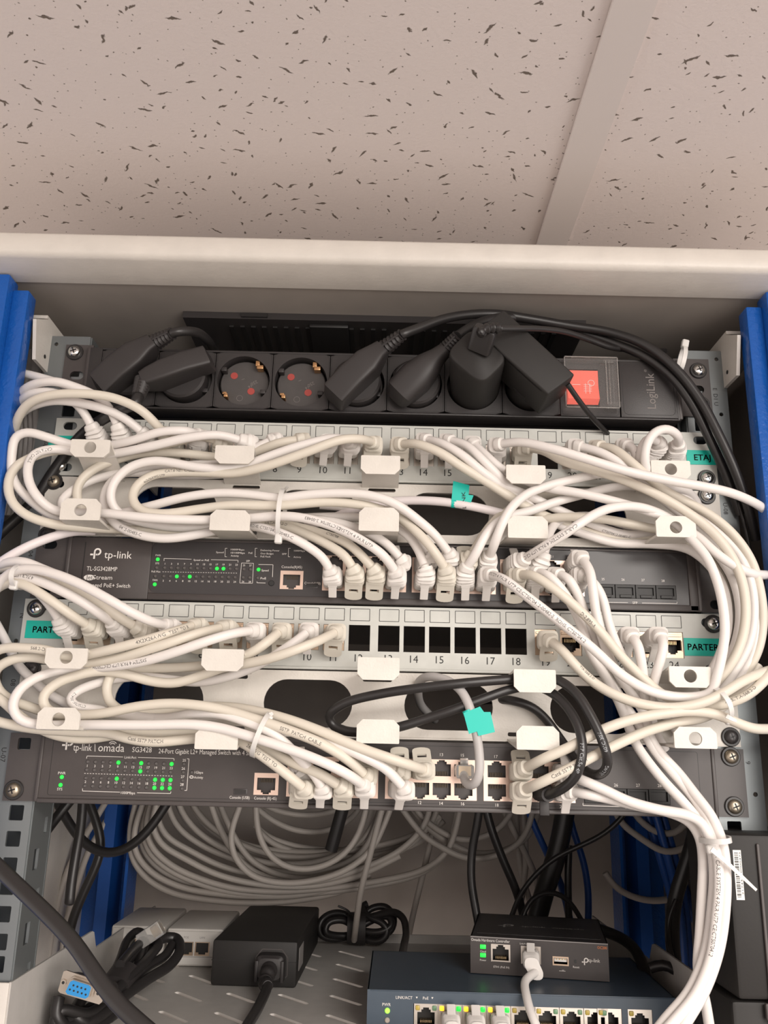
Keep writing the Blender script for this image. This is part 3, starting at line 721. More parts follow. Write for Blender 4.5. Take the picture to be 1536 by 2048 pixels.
gang(*cons[:2], cons[2], cons[3], 3.0, [((cons[0]+cons[1])/2,0)], 'console_port', sw1)
for k in range(4):
    w_ = (sfx1-sfx0)/4; x = sfx0+k*w_
    o = MB().plate(x+.3,x+w_-.3,sfz0+.3,sfz1-.3,-3.4,-1,[(x+1.6,x+w_-1.6,sfz0+2.2,sfz1-2,0)]); o.box(x+1.7,x+w_-1.7,-2.0,-1.4,sfz0+2.4,sfz1-2.1); o.box(x+3,x+w_-3,-4.2,-3.0,sfz0+.4,sfz0+2.6,.3)
    o.build('fibre_port', 'black_dark', sw1, smooth=False)
um = P(624,1171,4); MB().box(um[0]-4,um[0]+4,-3.5,-3.2,um[2]-1.6,um[2]+1.6,.1).build('usb_console', 'black_steel', sw1); MB().box(um[0]-3.2,um[0]+3.2,-3.6,-3.4,um[2]-1,um[2]+1).build('usb_cavity', 'port_inside', sw1)
bt = P(542.6,1166,4); MB().cyl((bt[0],-3.1,bt[2]),(0,-1,0),2.0,.9,18,c2=.3).build('mode_button', 'black_dark', sw1)
LPR = {}
D1 = 3.3
for k in range(12):
    led(sw1, 329.4+13.05*k, 1135.5+.2*k, D1, 'led_green' if k in (8,9) else 'led_off', LPR); led(sw1, 327.7+12.95*k, 1152.4+.2*k, D1, 'led_green' if k in (2,4) else 'led_off', LPR)
for (x,y,m_) in ((315.5,1118.6,1),(313.5,1135.5,0),(310.8,1152.4,0),(309.4,1168.7,1),(488,1138.5,0),(501,1138.8,0),(486.5,1155,0),(499.7,1155.3,0),(517,1139,1),(515.5,1156,0)): led(sw1, x, y, D1, 'led_green' if m_ else 'led_off', LPR)
t = MB(); DF = 3.26; g5 = 4.5
dd = 4.5
lg = P(195,1106,dd); logo(t, lg[0], lg[2]+.9, 5.2, -dd)
TP(t, 'tp-link', 208, 1116, 263, dd, 5.4); TP(t, 'TL-SG3428MP', 173, 1141, 234, dd, 3.1); TP(t, 'Stream', 186, 1158.5, 224, dd, 3.1); jt = MB(); TP(jt, 'Jet', 171.5, 1158.5, 185, dd+.06, 3.1); jt.build('dark_lettering', 'ink_black', sw1, smooth=False); TP(t, 'Managed PoE+ Switch', 166.5, 1173.5, 260, dd, 2.9)
pj = P(178,1155,dd); 
for k in range(16):
    a0 = 2*PI*k/16; a1 = 2*PI*(k+1)/16; t.add([(pj[0]+.2,-dd,pj[2]),(pj[0]+.2+3.9*math.cos(a0),-dd,pj[2]+2.0*math.sin(a0)),(pj[0]+.2+3.9*math.cos(a1),-dd,pj[2]+2.0*math.sin(a1))],[(0,1,2)])
odd = list(range(1,24,2)); ev = list(range(2,25,2))
for k in range(12): TC(t, str(odd[k]), 330+13.0*k, 1127.3+.2*k, DF, 1.35); TC(t, str(ev[k]), 326.5+13.0*k, 1161.3+.2*k, DF, 1.35)
for s_, x, y in (('PWR',316.5,1110.5),('SYS',314.5,1126.5),('PoE Max',312,1143),('FAN',310,1160),('SFP',496,1122),('25',488,1130.5),('27',501,1130.8),('26',486,1163),('28',499.5,1163.4)): TC(t, s_, x, y, DF, 1.3)
TP(t, 'Speed or PoE', 387, 1121.5, 418, DF, 1.3)
LP(t,(328,1117),(383,1118.4),DF,.25); LP(t,(422,1119.3),(476,1120.5),DF,.25); LP(t,(328,1117),(328,1122),DF,.25); LP(t,(476,1120.5),(476,1125),DF,.25)
for k in range(30): LP(t,(325+5.05*k,1143.6+.09*k),(327.6+5.05*k,1143.65+.09*k),DF,.25)
for a,b_ in (((483,1126),(507,1126.5)),((507,1126.5),(505,1166.5)),((505,1166.5),(479.5,1166)),((479.5,1166),(483,1126))): LP(t,a,b_,DF,.25)
TP(t,'Speed',523,1142.5,537,DF,1.5); TP(t,'PoE',521,1158.5,532,DF,1.5)
for a,b_ in (((517,1129),(546,1129.5)),((546,1129.5),(545,1154)),((514,1165.5),(514,1163)),((514,1165.5),(531,1166))): LP(t,a,b_,DF,.3)
TP(t,'Console(RJ45)',563,1136,604,DF,1.9); TP(t,'Console(USB)',609,1168.5,641,DF,1.8)
for (tx, x, y, w_) in (('Speed',432,1106,15),('1000Mbps',461.5,1100.5,27),('10/100Mbps',461.5,1107,28),('Activity',461.5,1113,16),('PoE',497,1107.5,8),('Delivering Power',521,1102,38),('Over Budget',521,1108.5,26),('PoE Fault',521,1114.5,20),('SFP',564,1109.5,9),('1000Mbps',588,1103,22),('Activity',587,1115.5,15)): TP(t, tx, x, y, x+w_, DF, 1.25)
for x in (450.5,510.5,577): LP(t,(x,1096.5),(x-.5,1113.5),DF,.25); LP(t,(x,1096.5),(x+4,1096.6),DF,.25); LP(t,(x-.5,1113.5),(x+3,1113.6),DF,.25)
for n_, x, y in (('2',666,1190),('4',701,1192),('6',749,1192),('8',789,1193),('10',848,1194),('12',889,1195),('14',929,1196.5),('16',969,1197.5),('18',1028,1199),('21',1104,1113)): TC(t, n_, x, y, DF, 1.7)
for n_, x, y in (('25',1206,1158),('26',1246,1159),('27',1286,1160),('28',1326,1161.5)): TC(t, n_, x, y, DF, 1.7)
LP(t,(1190,1204),(1256,1205.3),DF,.3); LP(t,(1284,1206),(1354,1207.4),DF,.3); LP(t,(1354,1207.4),(1354,1203.5),DF,.3); TC(t,'SFP',1270,1205.5,DF,1.8)
t.build('printed_lettering', 'ink_white', sw1, smooth=False)
# ---- lower switch
z0 = 0.0; sw2 = thing('network_switch', 'lower dark grey 24-port network switch, SG3428 lettering and two rows of green lights', 'network switch', (0,0,z0))
MB().box(-219,219,0,200,z0+1.2,z0+43.2).build('chassis', 'device', sw2, smooth=False)
g2 = [P(x,1560,4)[0]+.2 for x in (573,770,966.5)]; gz0, gz1 = 7.6, 32.8
holes = [(g, g+59.4, gz0, gz1, 0) for g in g2]
cons = (P(508,1568,4)[0], P(557,1568,4)[0], P(530,1590,4)[2], P(530,1546,4)[2]); holes.append((*cons,0))
s2x0, s2x1, s2z0, s2z1 = P(1168,1590,4)[0], P(1340,1590,4)[0], P(1240,1608,4)[2], P(1240,1577,4)[2]; holes.append((s2x0,s2x1,s2z0,s2z1,0))
bl, br = P(79,1560,4)[0], P(1426,1560,4)[0]
MB().plate(bl, br, z0+3.4, z0+43.6, -4, -.3, holes).build('front_face', 'device', sw2, smooth=False)
MB().box(bl, br, -5.6, 0, z0+.4, z0+3.4, .8).build('lower_lip', 'device_ear', sw2)
fl_ = P(98,1560,4)[0]; outline(MB(), rrect(fl_, br-9, z0+5.2, z0+41.2, 1.5), .3, -4.06).build('face_groove', 'black_dark', sw2, smooth=False)
for s, xe, xb in ((-1,-241.8,bl+.4),(1,241.5,br-.4)):
    x0_, x1_ = min(xe,xb), max(xe,xb); hx = s*234.0
    MB().plate(x0_, x1_, z0+1, z0+43.6, -2.2, -.2, ([(-236.5,-228,z0+33,z0+40.5,1.2)] if s<0 else [])).build('mounting_ear', 'device_ear', sw2, smooth=False)
    MB().box(*((xb-2.6,xb) if s<0 else (xb,xb+2.6)),-5,-.5,z0+1,z0+43.6,.8).build('ear_fold', 'device_ear', sw2)
for gi, g in enumerate(g2):
    cols = []
    for k in range(4):
        cx = g+29.7+(k-1.5)*pitch; cols += [(cx,1),(cx,-1)]
        PORT[('T', gi*8+2*k+1)] = np.array([cx,-4.2,(gz0+gz1)/2+(gz1-gz0)/2*.47]); PORT[('T', gi*8+2*k+2)] = np.array([cx,-4.2,(gz0+gz1)/2-(gz1-gz0)/2*.47])
    gang(g, g+59.4, gz0, gz1, 3.8, cols, 'port_block', sw2)
gang(*cons[:2], cons[2], cons[3], 3.8, [((cons[0]+cons[1])/2,0)], 'console_port', sw2)
for k in range(4):
    w_ = (s2x1-s2x0)/4; x = s2x0+k*w_
    o = MB().plate(x+.3,x+w_-.3,s2z0+.3,s2z1-.3,-4.4,-2,[(x+1.6,x+w_-1.6,s2z0+2,s2z1-1.6,0)]); o.box(x+1.7,x+w_-1.7,-3,-2.4,s2z0+2.1,s2z1-1.7); o.build('fibre_port', 'black_dark', sw2, smooth=False)
um = P(481,1583.5,4); MB().box(um[0]-4.4,um[0]+4.4,-4.4,-3.9,um[2]-1.8,um[2]+1.8,.1).build('usb_console', 'black_steel', sw2); MB().box(um[0]-3.6,um[0]+3.6,-4.5,-4.3,um[2]-1.2,um[2]+1.2).build('usb_cavity', 'port_inside', sw2)
D2 = 4.05
for k in range(12):
    led(sw2, 176+15.2*k, 1523.3+.43*k, D2, 'led_green' if k in (4,7,11) else 'led_off', LPR); led(sw2, 173.7+15.25*k, 1539.5+.43*k, D2, 'led_green' if k == 7 else 'led_off', LPR)
    led(sw2, 172+15.35*k, 1555.8+.40*k, D2, 'led_green' if k in (4,9,10,11) else 'led_off', LPR); led(sw2, 170+15.4*k, 1571.7+.43*k, D2, 'led_green' if k in (9,10,11) else 'led_off', LPR)
for k in range(4): led(sw2, 368.5-1.4*k, 1528+16.4*k, D2, 'led_off', LPR)
for x,y in ((123.6,1554),(121,1570)): led(sw2, x, y, D2, 'led_green', LPR)
led(sw2, 384, 1544.5, D2, 'led_off', LPR)
t = MB(); DF = 4.1
lg = P(139,1488,DF); logo(t, lg[0], lg[2]+1.2, 5.0, -DF)
TP(t,'tp-link',146,1501,183,DF,4.6); LP(t,(190,1488),(190,1503),DF,.4); TP(t,'omada',196,1502.5,248,DF,5.2)
for k in range(8):
    a0 = math.radians(35+110*k/8); a1 = math.radians(35+110*(k+1)/8); o_ = P(225,1492,DF)
    for R in (1.5,2.6): t.add([(o_[0]+R*math.cos(a0),-DF,o_[2]+R*math.sin(a0)),(o_[0]+R*math.cos(a1),-DF,o_[2]+R*math.sin(a1)),(o_[0]+(R+.5)*math.cos(a1),-DF,o_[2]+(R+.5)*math.sin(a1)),(o_[0]+(R+.5)*math.cos(a0),-DF,o_[2]+(R+.5)*math.sin(a0))],[(0,1,2,3)])
TP(t,'SG3428',264,1504,303,DF,3.4); TP(t,'24-Port Gigabit L2+ Managed Switch with 4 SFP Slots',317,1506.5,527,DF,3.1)
for k in range(12): TC(t,str(odd[k]) if k != 4 else '9',174.5+15.25*k,1531.5+.43*k,DF,1.6); TC(t,str(ev[k]),170.8+15.35*k,1563.4+.43*k,DF,1.6)
for s_,x,y in (('Link/Act',261,1514.5),('1000Mbps',256,1585.5),('25',368.5,1520.5),('26',366.7,1537),('27',365.3,1553.4),('28',363.7,1568.8)): TC(t,s_,x,y,DF,1.7)
for a,b_ in (((174,1512),(246,1514)),((276,1514.8),(348,1517)),((174,1512),(173,1517)),((348,1517),(348,1521)),((165,1582),(240,1584.3)),((274,1585.5),(341,1587)),((165,1582),(165,1577)),((341,1587),(342,1583)),((374,1517.5),(378,1517.7)),((378,1517.7),(373.5,1581)),((373.5,1581),(369,1580.8))): LP(t,a,b_,DF,.3)
for k in range(32): LP(t,(168.5+5.6*k,1546.8+.17*k),(171.3+5.6*k,1546.9+.17*k),DF,.3)
TC(t,'PWR',123.7,1546,DF,1.7); TC(t,'SYS',119.5,1578,DF,1.7); TP(t,'1Gbps',389,1547,406,DF,1.6); TP(t,'Activity',388,1557,406,DF,1.6)
ey = P(383,1554,DF); outline(t,[(ey[0]+1.2*math.cos(a*PI/6),ey[2]+.7*math.sin(a*PI/6)) for a in range(12)],.5,-DF)
TP(t,'Console (USB)',459,1597.5,499,DF,1.9); TP(t,'Console (RJ-45)',508,1599,553,DF,1.9)
for n_,x,y in (('13',883,1509),('15',925,1510.5),('17',992,1513),('21',1077,1516),('12',839.5,1605),('14',882.5,1606.5),('16',925.5,1607.5),('18',994,1610),('24',1123.5,1613),('25',1190,1569),('26',1232,1570),('27',1276,1570.5),('28',1319,1571)): TC(t,n_,x,y,DF,2.0)
for a,b_ in (((1166,1611),(1246,1613.5)),((1166,1611),(1166,1606))): LP(t,a,b_,DF,.35)
TC(t,'SFP',1256,1614,DF,1.9)
t.build('printed_lettering', 'ink_white', sw2, smooth=False)

# screws: each sits where its ear meets the rail
for (px_, py_, D, k, lb, r) in (
    (150,705,2,'steel','bright cross-head screw at the upper left ear of the power strip',1),
    (1396,742,2,'steel','bright screw behind the black cable at the upper right ear of the power strip',1),
    (1402,809,2,'steel','bright cross-head screw at the lower right ear of the power strip',1),
    (1413,957,2,'steel','cross-head screw just under the teal ETAJ label',1),
    (1413,992,1.8,'steel','dull screw second below the teal ETAJ label, half under white cables',1),
    (121,931,2,'steel','small bright screw above a darker one at the left end of the upper manager',0),
    (108,963,1.8,'brown','bronze cross-head screw in a black washer, left end of the upper cable manager',1),
    (73,1217,2,'steel','bright screw above the left PARTER label',1),
    (64,1338,1.8,'dark','dark shiny screw under the left PARTER label behind a white cable',1),
    (1426,1248,2,'steel','bright screw at the right ear of the lower patch panel beside the teal label',1),
    (1461,1474,1.8,'dark','black screw at the lower right corner of the lower cable manager',1),
    (28,1580,2.2,'brown','bronze screw at the lower left ear of the lower switch',1),
    (1461,1513,2.2,'brown','rusty cross-head screw at the upper right ear of the lower switch',1),
    (1468,1613,2.2,'brown','tarnished screw at the lower right ear of the lower switch',1),
    (95,1070,2,'dark','dark screw at the left end of the upper switch behind an ivory cable',1)):
    p = P(px_, py_, D); screw(p[0], p[2], D, k, bool(r), lb)
# ---------------------------------------------------------------- plugs, boots and cables
def unit(v): v = np.asarray(v, float); return v/max(1e-9, np.linalg.norm(v))
def rj45(root, p0, p1, up, style, nxt):
    """modular plug + ribbed boot from the port mouth p0 to the cable entry p1; up=+1 latch above, -1 below"""
    ivory = style == 'i'; bm_ = 'boot_ivory' if ivory else 'boot_white'
    U = np.array([0,0,float(up)])
    # plug body, straight out of the port
    pl = MB(); X = np.array([1.,0,0])
    pl.loft([(p0+np.array([0,4,0]),X,U,5.6,3.6,8),(p0+np.array([0,-7,0]),X,U,5.6,3.7,8)], 16)
    pl = pl.build('plug', 'clear_plastic', root, sharp=30); fixnormals(pl)
    a0 = p0+np.array([0,-5.0,0]); d = p1-a0; L = np.linalg.norm(d); d1 = unit(nxt-p1)
    # centre line bends from straight-out to the direction of the cable
    c1 = a0+np.array([0,-L*.45,0]); c2 = p1-d1*L*.35
    def bez(t): return (1-t)**3*a0+3*(1-t)**2*t*c1+3*(1-t)*t*t*c2+t**3*p1
    b = MB(); secs = []; N = 15 if ivory else 17
    prev = X
    for i in range(N+1):
        t = i/N; c = bez(t); e = bez(min(1,t+.02))-bez(max(0,t-.02)); e = unit(e)
        ax = unit(X-e*(X@e)); uu = np.cross(ax, e); uu = uu if uu@U > 0 else -uu
        w_ = 6.9*(1-t)+5.5*t; h_ = 5.9*(1-t)+5.0*t
        if t > .30 and t < .86:
            k = (i % 2); w_ += .45 if k else -1.0; h_ += .45 if k else -1.0
        if t >= .86: w_ = 5.3-(t-.86)*5; h_ = 5.0-(t-.86)*4.5
        pw = 5 if t < .3 else (4 if t < .86 else 2.8)
        secs.append((c, ax, uu, w_, h_, pw))
    c, ax, uu, w_, h_, pw = secs[-1]; e = unit(bez(1)-bez(.97)); secs.append((c+e*.7, ax, uu, w_*.8, h_*.8, 2.4))
    bt = fixnormals(b.loft(secs, 20).build('boot', bm_, root, sharp=24))
    # latch guard: hangs in front of the port, straight strip or open loop
    t_ = .42; c = bez(t_); s = unit(bez(t_)-a0)
    q0 = c+U*5.0; tip = p0+np.array([0,-7.5,0])+U*12.2; q0 = np.array([p0[0]*.5+c[0]*.5, c[1]-1.5, c[2]+up*4.2]); tip[0] = p0[0]
    dd = unit(tip-q0); ax = unit(X-dd*(X@dd)); nn = np.cross(ax, dd)
    g = MB()
    if ivory:
        W = 5.9; th = .8; Lg = np.linalg.norm(tip-q0)
        def quadbox(x0,x1,s0,s1):
            v = [q0+ax*x+dd*s_+nn*y for y in (-th,th) for s_ in (s0,s1) for x in (x0,x1)]
            g.add(v, [(0,1,3,2),(4,6,7,5),(0,4,5,1),(2,3,7,6),(0,2,6,4),(1,5,7,3)])
        quadbox(-W,-W+2.9,-1,Lg-1.2); quadbox(W-2.9,W,-1,Lg-1.2); quadbox(-W+2.9,W-2.9,-1,Lg*.40)
        quadbox(-W+2.9,W-2.9,Lg*.40+3.0,Lg-1.2); K = 8
        v = []; 
        for y in (-th,th):
            for k in range(K+1): a = PI*k/K; v.append(q0+ax*(W*math.cos(a))+dd*(Lg-1.2+3.0*math.sin(a)**.8)+nn*y)
        f = [tuple(range(K+1)), tuple(range(2*K+1,K,-1))]+[(k,k+K+1,k+K+2,k+1) for k in range(K)]; g.add(v, f)
    else:
        g.loft([(q0-dd*2,ax,nn,3.3,1.1,6),(q0+dd*3,ax,nn,3.2,1.0,6),(q0+dd*3.2,ax,nn,2.8,.85,6),(tip,ax,nn,2.7,.8,6)], 12)
    fixnormals(g.build('latch_guard', bm_, root, sharp=30))
CAB = []
RAD = {'w':3.1,'i':3.15,'k':2.9,'g':2.9,'p':3.1}
MATC = {'w':'cable_white','i':'cable_ivory','k':'black_rubber','g':'cable_grey','p':'cable_pink'}
def parse(s):
    out = []
    for tok in s.split(): a = tok.split(','); out.append(P(float(a[0]), float(a[1]), float(a[2])))
    return out
def cable(label, st, path, a=None, b=None, ink=(), group='patch cables at the front of the rack', cat='cable', name='patch_cable', r=None, m=None):
    pts = parse(path); r = r or RAD[st]
    root = thing(name, label, cat, tuple(pts[len(pts)//2]), group)
    q = pts[:]
    if a: rj45(root, PORT[a], pts[0], (-1 if a[0] in 'EP' or a[1] % 2 == 0 else 1), st, pts[1]); q[0] = pts[0]-unit(pts[1]-pts[0])*2
    if b: rj45(root, PORT[b], pts[-1], (-1 if b[0] in 'EP' or b[1] % 2 == 0 else 1), st, pts[-2]); q[-1] = pts[-1]-unit(pts[-2]-pts[-1])*2
    c = catmull(q); jk = tube(MB(), c, r).build('jacket', m or MATC[st], root, sharp=80); CAB.append((label, c, r))
    if ink:
        pr = MB()
        for (txt, px, py, flip, off, h) in ink:
            # start where the jacket passes nearest to the photo's lettering
            tgt = P(px, py, 0); ray = unit(tgt-CAM); dist = np.linalg.norm(np.cross(c-CAM, ray), axis=1); i = int(np.argmin(dist))
            seg = np.concatenate([[0], np.cumsum(np.linalg.norm(np.diff(c, axis=0), axis=1))]); s0 = seg[i]
            if flip: L = glyphs(txt)[2]*h/.729*.92; s0 = s0-L if flip == 2 else s0
            print_on(pr, c, r, txt, max(0, s0), h=h, flip=bool(flip), off=off)
        pr.build('printed_text', 'ink_bluegrey' if st == 'k' else 'ink_cable', root, smooth=False)
    return root
e = 'E'; p_ = 'P'
# upper patch panel, left group: four leads bow left out of the cabinet
cable('white patch cable in first port of upper panel, bowing left behind the blue post', 'w', '181,849,26 168,825,30 148,803,34 104,784,36 64,787,32 40,803,24 18,835,10', (e,1))
cable('white patch cable from second port of upper panel, highest bow over the left rail', 'w', '234,849,28 218,815,32 192,792,36 150,774,40 112,763,42 76,766,38 46,781,28 20,812,12', (e,2))
cable('white patch cable from third port of upper panel, longest white bow over the left rail', 'w', '281,862,28 262,845,32 225,824,36 165,807,38 108,801,40 64,812,36 38,832,26 20,870,12', (e,3))
cable('ivory patch cable from fourth port of upper panel, foremost of the left bows', 'i', '324,862,28 306,842,36 282,820,42 225,795,48 150,787,52 88,793,50 52,812,42 34,842,32 22,890,16', (e,4))
cable('plain white cable end crossing at the far left, topmost beside the blue post', 'w', '150,779,26 120,767,24 88,757,22 52,748,20 10,742,8')
cable('white patch cable from fifth port of upper panel, running left through the holed finger', 'w',
 '392,868,26 375,862,34 325,863,36 268,880,32 220,891,26 178,897,22 138,888,26 90,873,34 55,864,36 31,873,36 24,905,34 23,945,32 32,970,32 60,1000,28 90,1023,26 122,1038,20 180,1040,16 300,1044,12 430,1046,10 560,1038,14 690,1034,16 760,1042,20 808,1064,24 836,1098,26 849,1132,27', (e,5), ('S',10))
cable('ivory patch cable from sixth port of upper panel, making the widest left loop', 'i',
 '430,880,24 404,872,28 350,884,26 290,897,22 220,905,18 140,900,22 100,903,26 58,917,30 28,936,34 16,968,36 24,1004,36 52,1030,34 100,1047,30 150,1054,24 230,1058,14 330,1060,10 430,1056,10 520,1048,16 572,1052,24 610,1067,26 662,1093,30 690,1112,32 704,1134,30', (e,6), ('S',4), ink=(('EIA/TIA-568.2-D', 535,1047,0,.3,2.0),))
cable('white patch cable from seventh port of upper panel, loop marked CAT.6 NET CABLE', 'w',
 '478,880,30 440,870,36 384,874,38 300,893,34 220,908,26 160,905,24 105,898,30 68,908,34 55,936,38 60,970,38 84,1004,36 112,1022,30 160,1026,26 205,1026,34 300,1036,38 420,1040,34 500,1036,34 560,1032,38 612,1037,42 672,1055,42 734,1087,42 768,1112,40 788,1140,32', (e,7), ('S',8),
 ink=(('CAT.6 NET CABLE', 105,898,0,0,2.1), ('CE:CTS070412-00483', 612,1037,1,0,2.2), ('SYSTEM 4 PAIR UTP', 676,1057,0,0,2.3)))
cable('white patch cable from port 8 of upper panel, its hanging loop lettered 00483-C', 'w',
 '540,882,22 505,898,22 430,922,18 370,931,16 310,930,16 250,945,16 219,968,18 207,998,20 212,1024,20 236,1052,22 280,1070,24 330,1077,24 400,1068,22 460,1054,20 500,1052,26 542,1060,34 585,1076,36 622,1097,34 648,1118,32 658,1137,28', (e,8), ('S',2),
 ink=(('0412-00483-C', 240,1054,0,0,2.3), ('ROHS: CTS070412-00483-C', 504,1053,0,0,2.2)))
cable('ivory patch cable from port 9 of upper panel, looping behind the left fingers', 'i',
 '594,880,26 560,885,28 515,902,22 470,914,18 430,914,20 384,908,22 330,904,20 280,907,16 237,918,18 188,938,20 158,966,22 154,995,22 172,1030,18 230,1050,12 330,1066,10 430,1058,8 520,1046,12 584,1052,20 640,1066,24 696,1088,30 724,1112,32 744,1134,30', (e,9), ('S',6), ink=(('CTS0708', 655,1075,0,.4,2.0),))
cable('white patch cable from port 10 of upper panel, passing under its neighbours', 'w',
 '652,884,24 612,896,26 550,920,24 460,946,18 350,950,14 250,946,12 180,962,14 140,984,20 122,1004,24 130,1028,20 190,1034,14 250,1024,20 305,1011,26 372,994,30 440,986,32 510,990,34 562,996,36 610,990,38 672,986,40 736,990,42 788,1006,42 836,1040,38 870,1070,34 896,1104,27', (e,10), ('S',11))
cable('white patch cable from port 11 of upper panel, making a bright oval loop at left', 'w',
 '698,884,27 674,876,36 609,889,40 534,914,38 504,926,36 459,937,32 400,935,32 305,922,32 254,938,32 225,970,32 222,1003,30 240,1028,26 300,1048,18 400,1056,12 520,1040,10 600,1036,16 668,1044,22 728,1062,24 774,1088,28 800,1116,27', (e,11), ('S',7))
cable('ivory patch cable from port 12 of upper panel, making the innermost oval loop', 'i',
 '742,884,28 722,878,40 684,879,46 609,906,46 534,932,42 471,946,34 400,945,28 350,945,26 304,951,26 273,972,28 264,996,30 280,1019,32 322,1028,34 400,1018,34 459,1011,36 559,1011,36 659,1004,36 734,1012,36 790,1030,32 842,1072,36 872,1108,36 888,1134,30', (e,12), ('S',12), ink=(('CAT.6 NET CABLE', 395,946,1,-.4,2.1),('4x2x26AWG UTP', 282,962,2,.5,1.8)))
# upper patch panel, right half
cable('ivory patch cable from port 13 of upper panel, just right of the middle finger', 'i',
 '806,888,27 836,888,38 880,905,42 924,934,40 980,968,34 1030,1000,28 1070,1022,22 1110,1040,16 1170,1062,10 1250,1076,8 1340,1082,10 1410,1110,18 1450,1170,22 1462,1240,22 1448,1300,24 1430,1350,24 1400,1400,20', (e,13))
cable('white patch cable from port 14 of upper panel, running down right under the plain finger', 'w',
 '856,880,27 884,887,36 924,910,40 965,944,38 1000,968,32 1050,988,26 1100,1012,20 1150,1034,16 1210,1058,12 1260,1070,10 1340,1064,10 1410,1086,20 1462,1150,28 1480,1220,30 1470,1290,30 1440,1350,28 1400,1398,24', (e,14), ink=(('CTS070412-00483-C', 1205,1058,0,-.6,1.9),))
cable('white patch cable from port 15 of upper panel, crossing its two left neighbours', 'w',
 '903,882,27 932,890,34 965,920,38 1000,955,34 1034,990,26 1072,1022,20 1118,1050,14 1168,1068,12 1230,1086,12 1300,1088,14 1380,1100,20 1440,1160,26 1456,1240,28 1440,1310,28 1400,1378,26', (e,15))
cable('white patch cable from port 16 of upper panel, curling round right to the upper switch', 'w',
 '950,890,24 976,915,30 1008,942,30 1046,960,26 1096,976,30 1152,985,34 1230,1003,36 1300,1024,36 1350,1046,34 1384,1080,40 1412,1112,44 1430,1150,46 1444,1200,48 1450,1260,48 1444,1310,46 1434,1352,44 1422,1386,40 1384,1394,38 1340,1392,38 1296,1380,40 1244,1350,44 1180,1292,48 1112,1238,50 1050,1190,50 1010,1160,46 985,1150,32', (e,16), ('S',16),
 ink=(('SYSTEM 4 PAIR UTP CE:CTS070412-00482-E  ROHS: CTS070412', 985,1152,2,0,2.3),))
cable('foremost white patch cable from port 17 of upper panel, reaching the right blue post', 'w',
 '1004,888,30 1040,884,40 1100,896,50 1152,911,54 1250,941,54 1340,961,52 1402,972,50 1460,985,46 1508,1005,38 1540,1027,26 1580,1060,10', (e,17))
cable('ivory patch cable from port 18 of upper panel, sliding under the foremost white one', 'i',
 '1062,896,28 1090,902,34 1125,922,38 1180,938,38 1252,962,40 1327,996,42 1402,1044,42 1440,1080,44 1470,1125,44 1486,1170,44 1492,1220,44 1486,1272,42 1468,1318,40 1440,1356,36 1400,1396,30', (e,18))
cable('white patch cable from port 20 of upper panel, right of the empty window', 'w',
 '1162,894,28 1200,904,34 1240,926,36 1280,950,34 1330,985,28 1384,1022,30 1432,1062,34 1474,1104,36 1500,1160,38 1508,1220,38 1500,1280,36 1470,1340,32 1430,1400,26', (e,20))
cable('ivory patch cable from port 21 of upper panel, outermost in the right hand bundle', 'i',
 '1202,894,26 1228,898,34 1262,924,40 1292,950,40 1320,975,36 1370,1002,34 1418,1028,36 1464,1066,38 1502,1120,38 1520,1180,36 1526,1240,34 1516,1300,32 1490,1350,28', (e,21))
cable('white patch cable from port 22 of upper panel, short elbow dropping behind the crossing cables', 'w',
 '1256,892,26 1270,900,32 1274,930,32 1288,965,28 1330,1002,22 1390,1050,24 1446,1100,28 1490,1150,30 1512,1200,32 1514,1260,32 1500,1320,30 1460,1380,26', (e,22), ink=(('CAT.6 NET', 1268,905,0,.3,1.6),))
cable('white patch cable from port 23 of upper panel, dropping beside the tall hoop', 'w',
 '1314,884,28 1297,876,34 1282,900,36 1279,932,34 1296,962,28 1336,980,22 1378,1000,18 1394,1030,14 1410,1075,14 1430,1140,16', (e,23))
cable('white patch cable in the last port of upper panel, bent into a tall hoop', 'w',
 '1356,888,28 1356,872,38 1336,858,44 1310,864,46 1293,890,46 1290,926,42 1303,958,34 1340,974,26 1378,985,20 1396,1010,14 1402,1060,10 1412,1110,10', (e,24))
# from the upper switch up to the right
cable('white patch cable from port 14 of the upper switch, rising right under the plain finger', 'w',
 '936,1132,28 950,1110,34 968,1075,36 990,1048,34 1020,1032,32 1060,1022,28 1110,1004,26 1162,990,22 1210,978,18 1260,972,14 1330,985,8 1400,1020,8', ('S',14))
cable('white patch cable from port 15 of the upper switch, rising in a bold curve', 'w',
 '980,1110,26 990,1085,38 1002,1052,42 1022,1016,42 1054,988,38 1100,970,34 1150,958,30 1200,948,24 1260,950,16 1320,970,10', ('S',15))
cable('ivory patch cable in port 13 of the upper switch, mostly hidden behind its neighbours', 'i', '945,1108,26 958,1085,26 982,1050,22 1010,1024,16 1060,1000,10 1120,985,8', ('S',13))
cable('white patch cable in port 9 of the upper switch half hidden behind an ivory boot', 'w', '856,1108,24 838,1080,22 812,1052,18 770,1030,12 700,1016,8 640,1010,8', ('S',9))
cable('white patch cable lettered SYSTEM 4 PAIR arching from port 17 of the upper switch', 'w',
 '1052,1116,30 1082,1097,42 1118,1075,50 1150,1054,54 1178,1035,52 1214,1018,48 1252,1012,44 1292,1017,38 1334,1034,34 1370,1056,34 1400,1076,38 1428,1103,42 1470,1132,44 1504,1147,40 1540,1150,28 1580,1150,10', ('S',17),
 ink=(('CABLE SYSTEM 4 PAIR UTP CE:CTP', 1052,1116,2,0,2.3),))
cable('shaded white patch cable in port 19 of the upper switch rising straight behind the arm', 'w', '1088,1108,26 1094,1085,26 1100,1062,22 1120,1040,16 1180,1032,12 1250,1050,10 1330,1062,10', ('S',19))
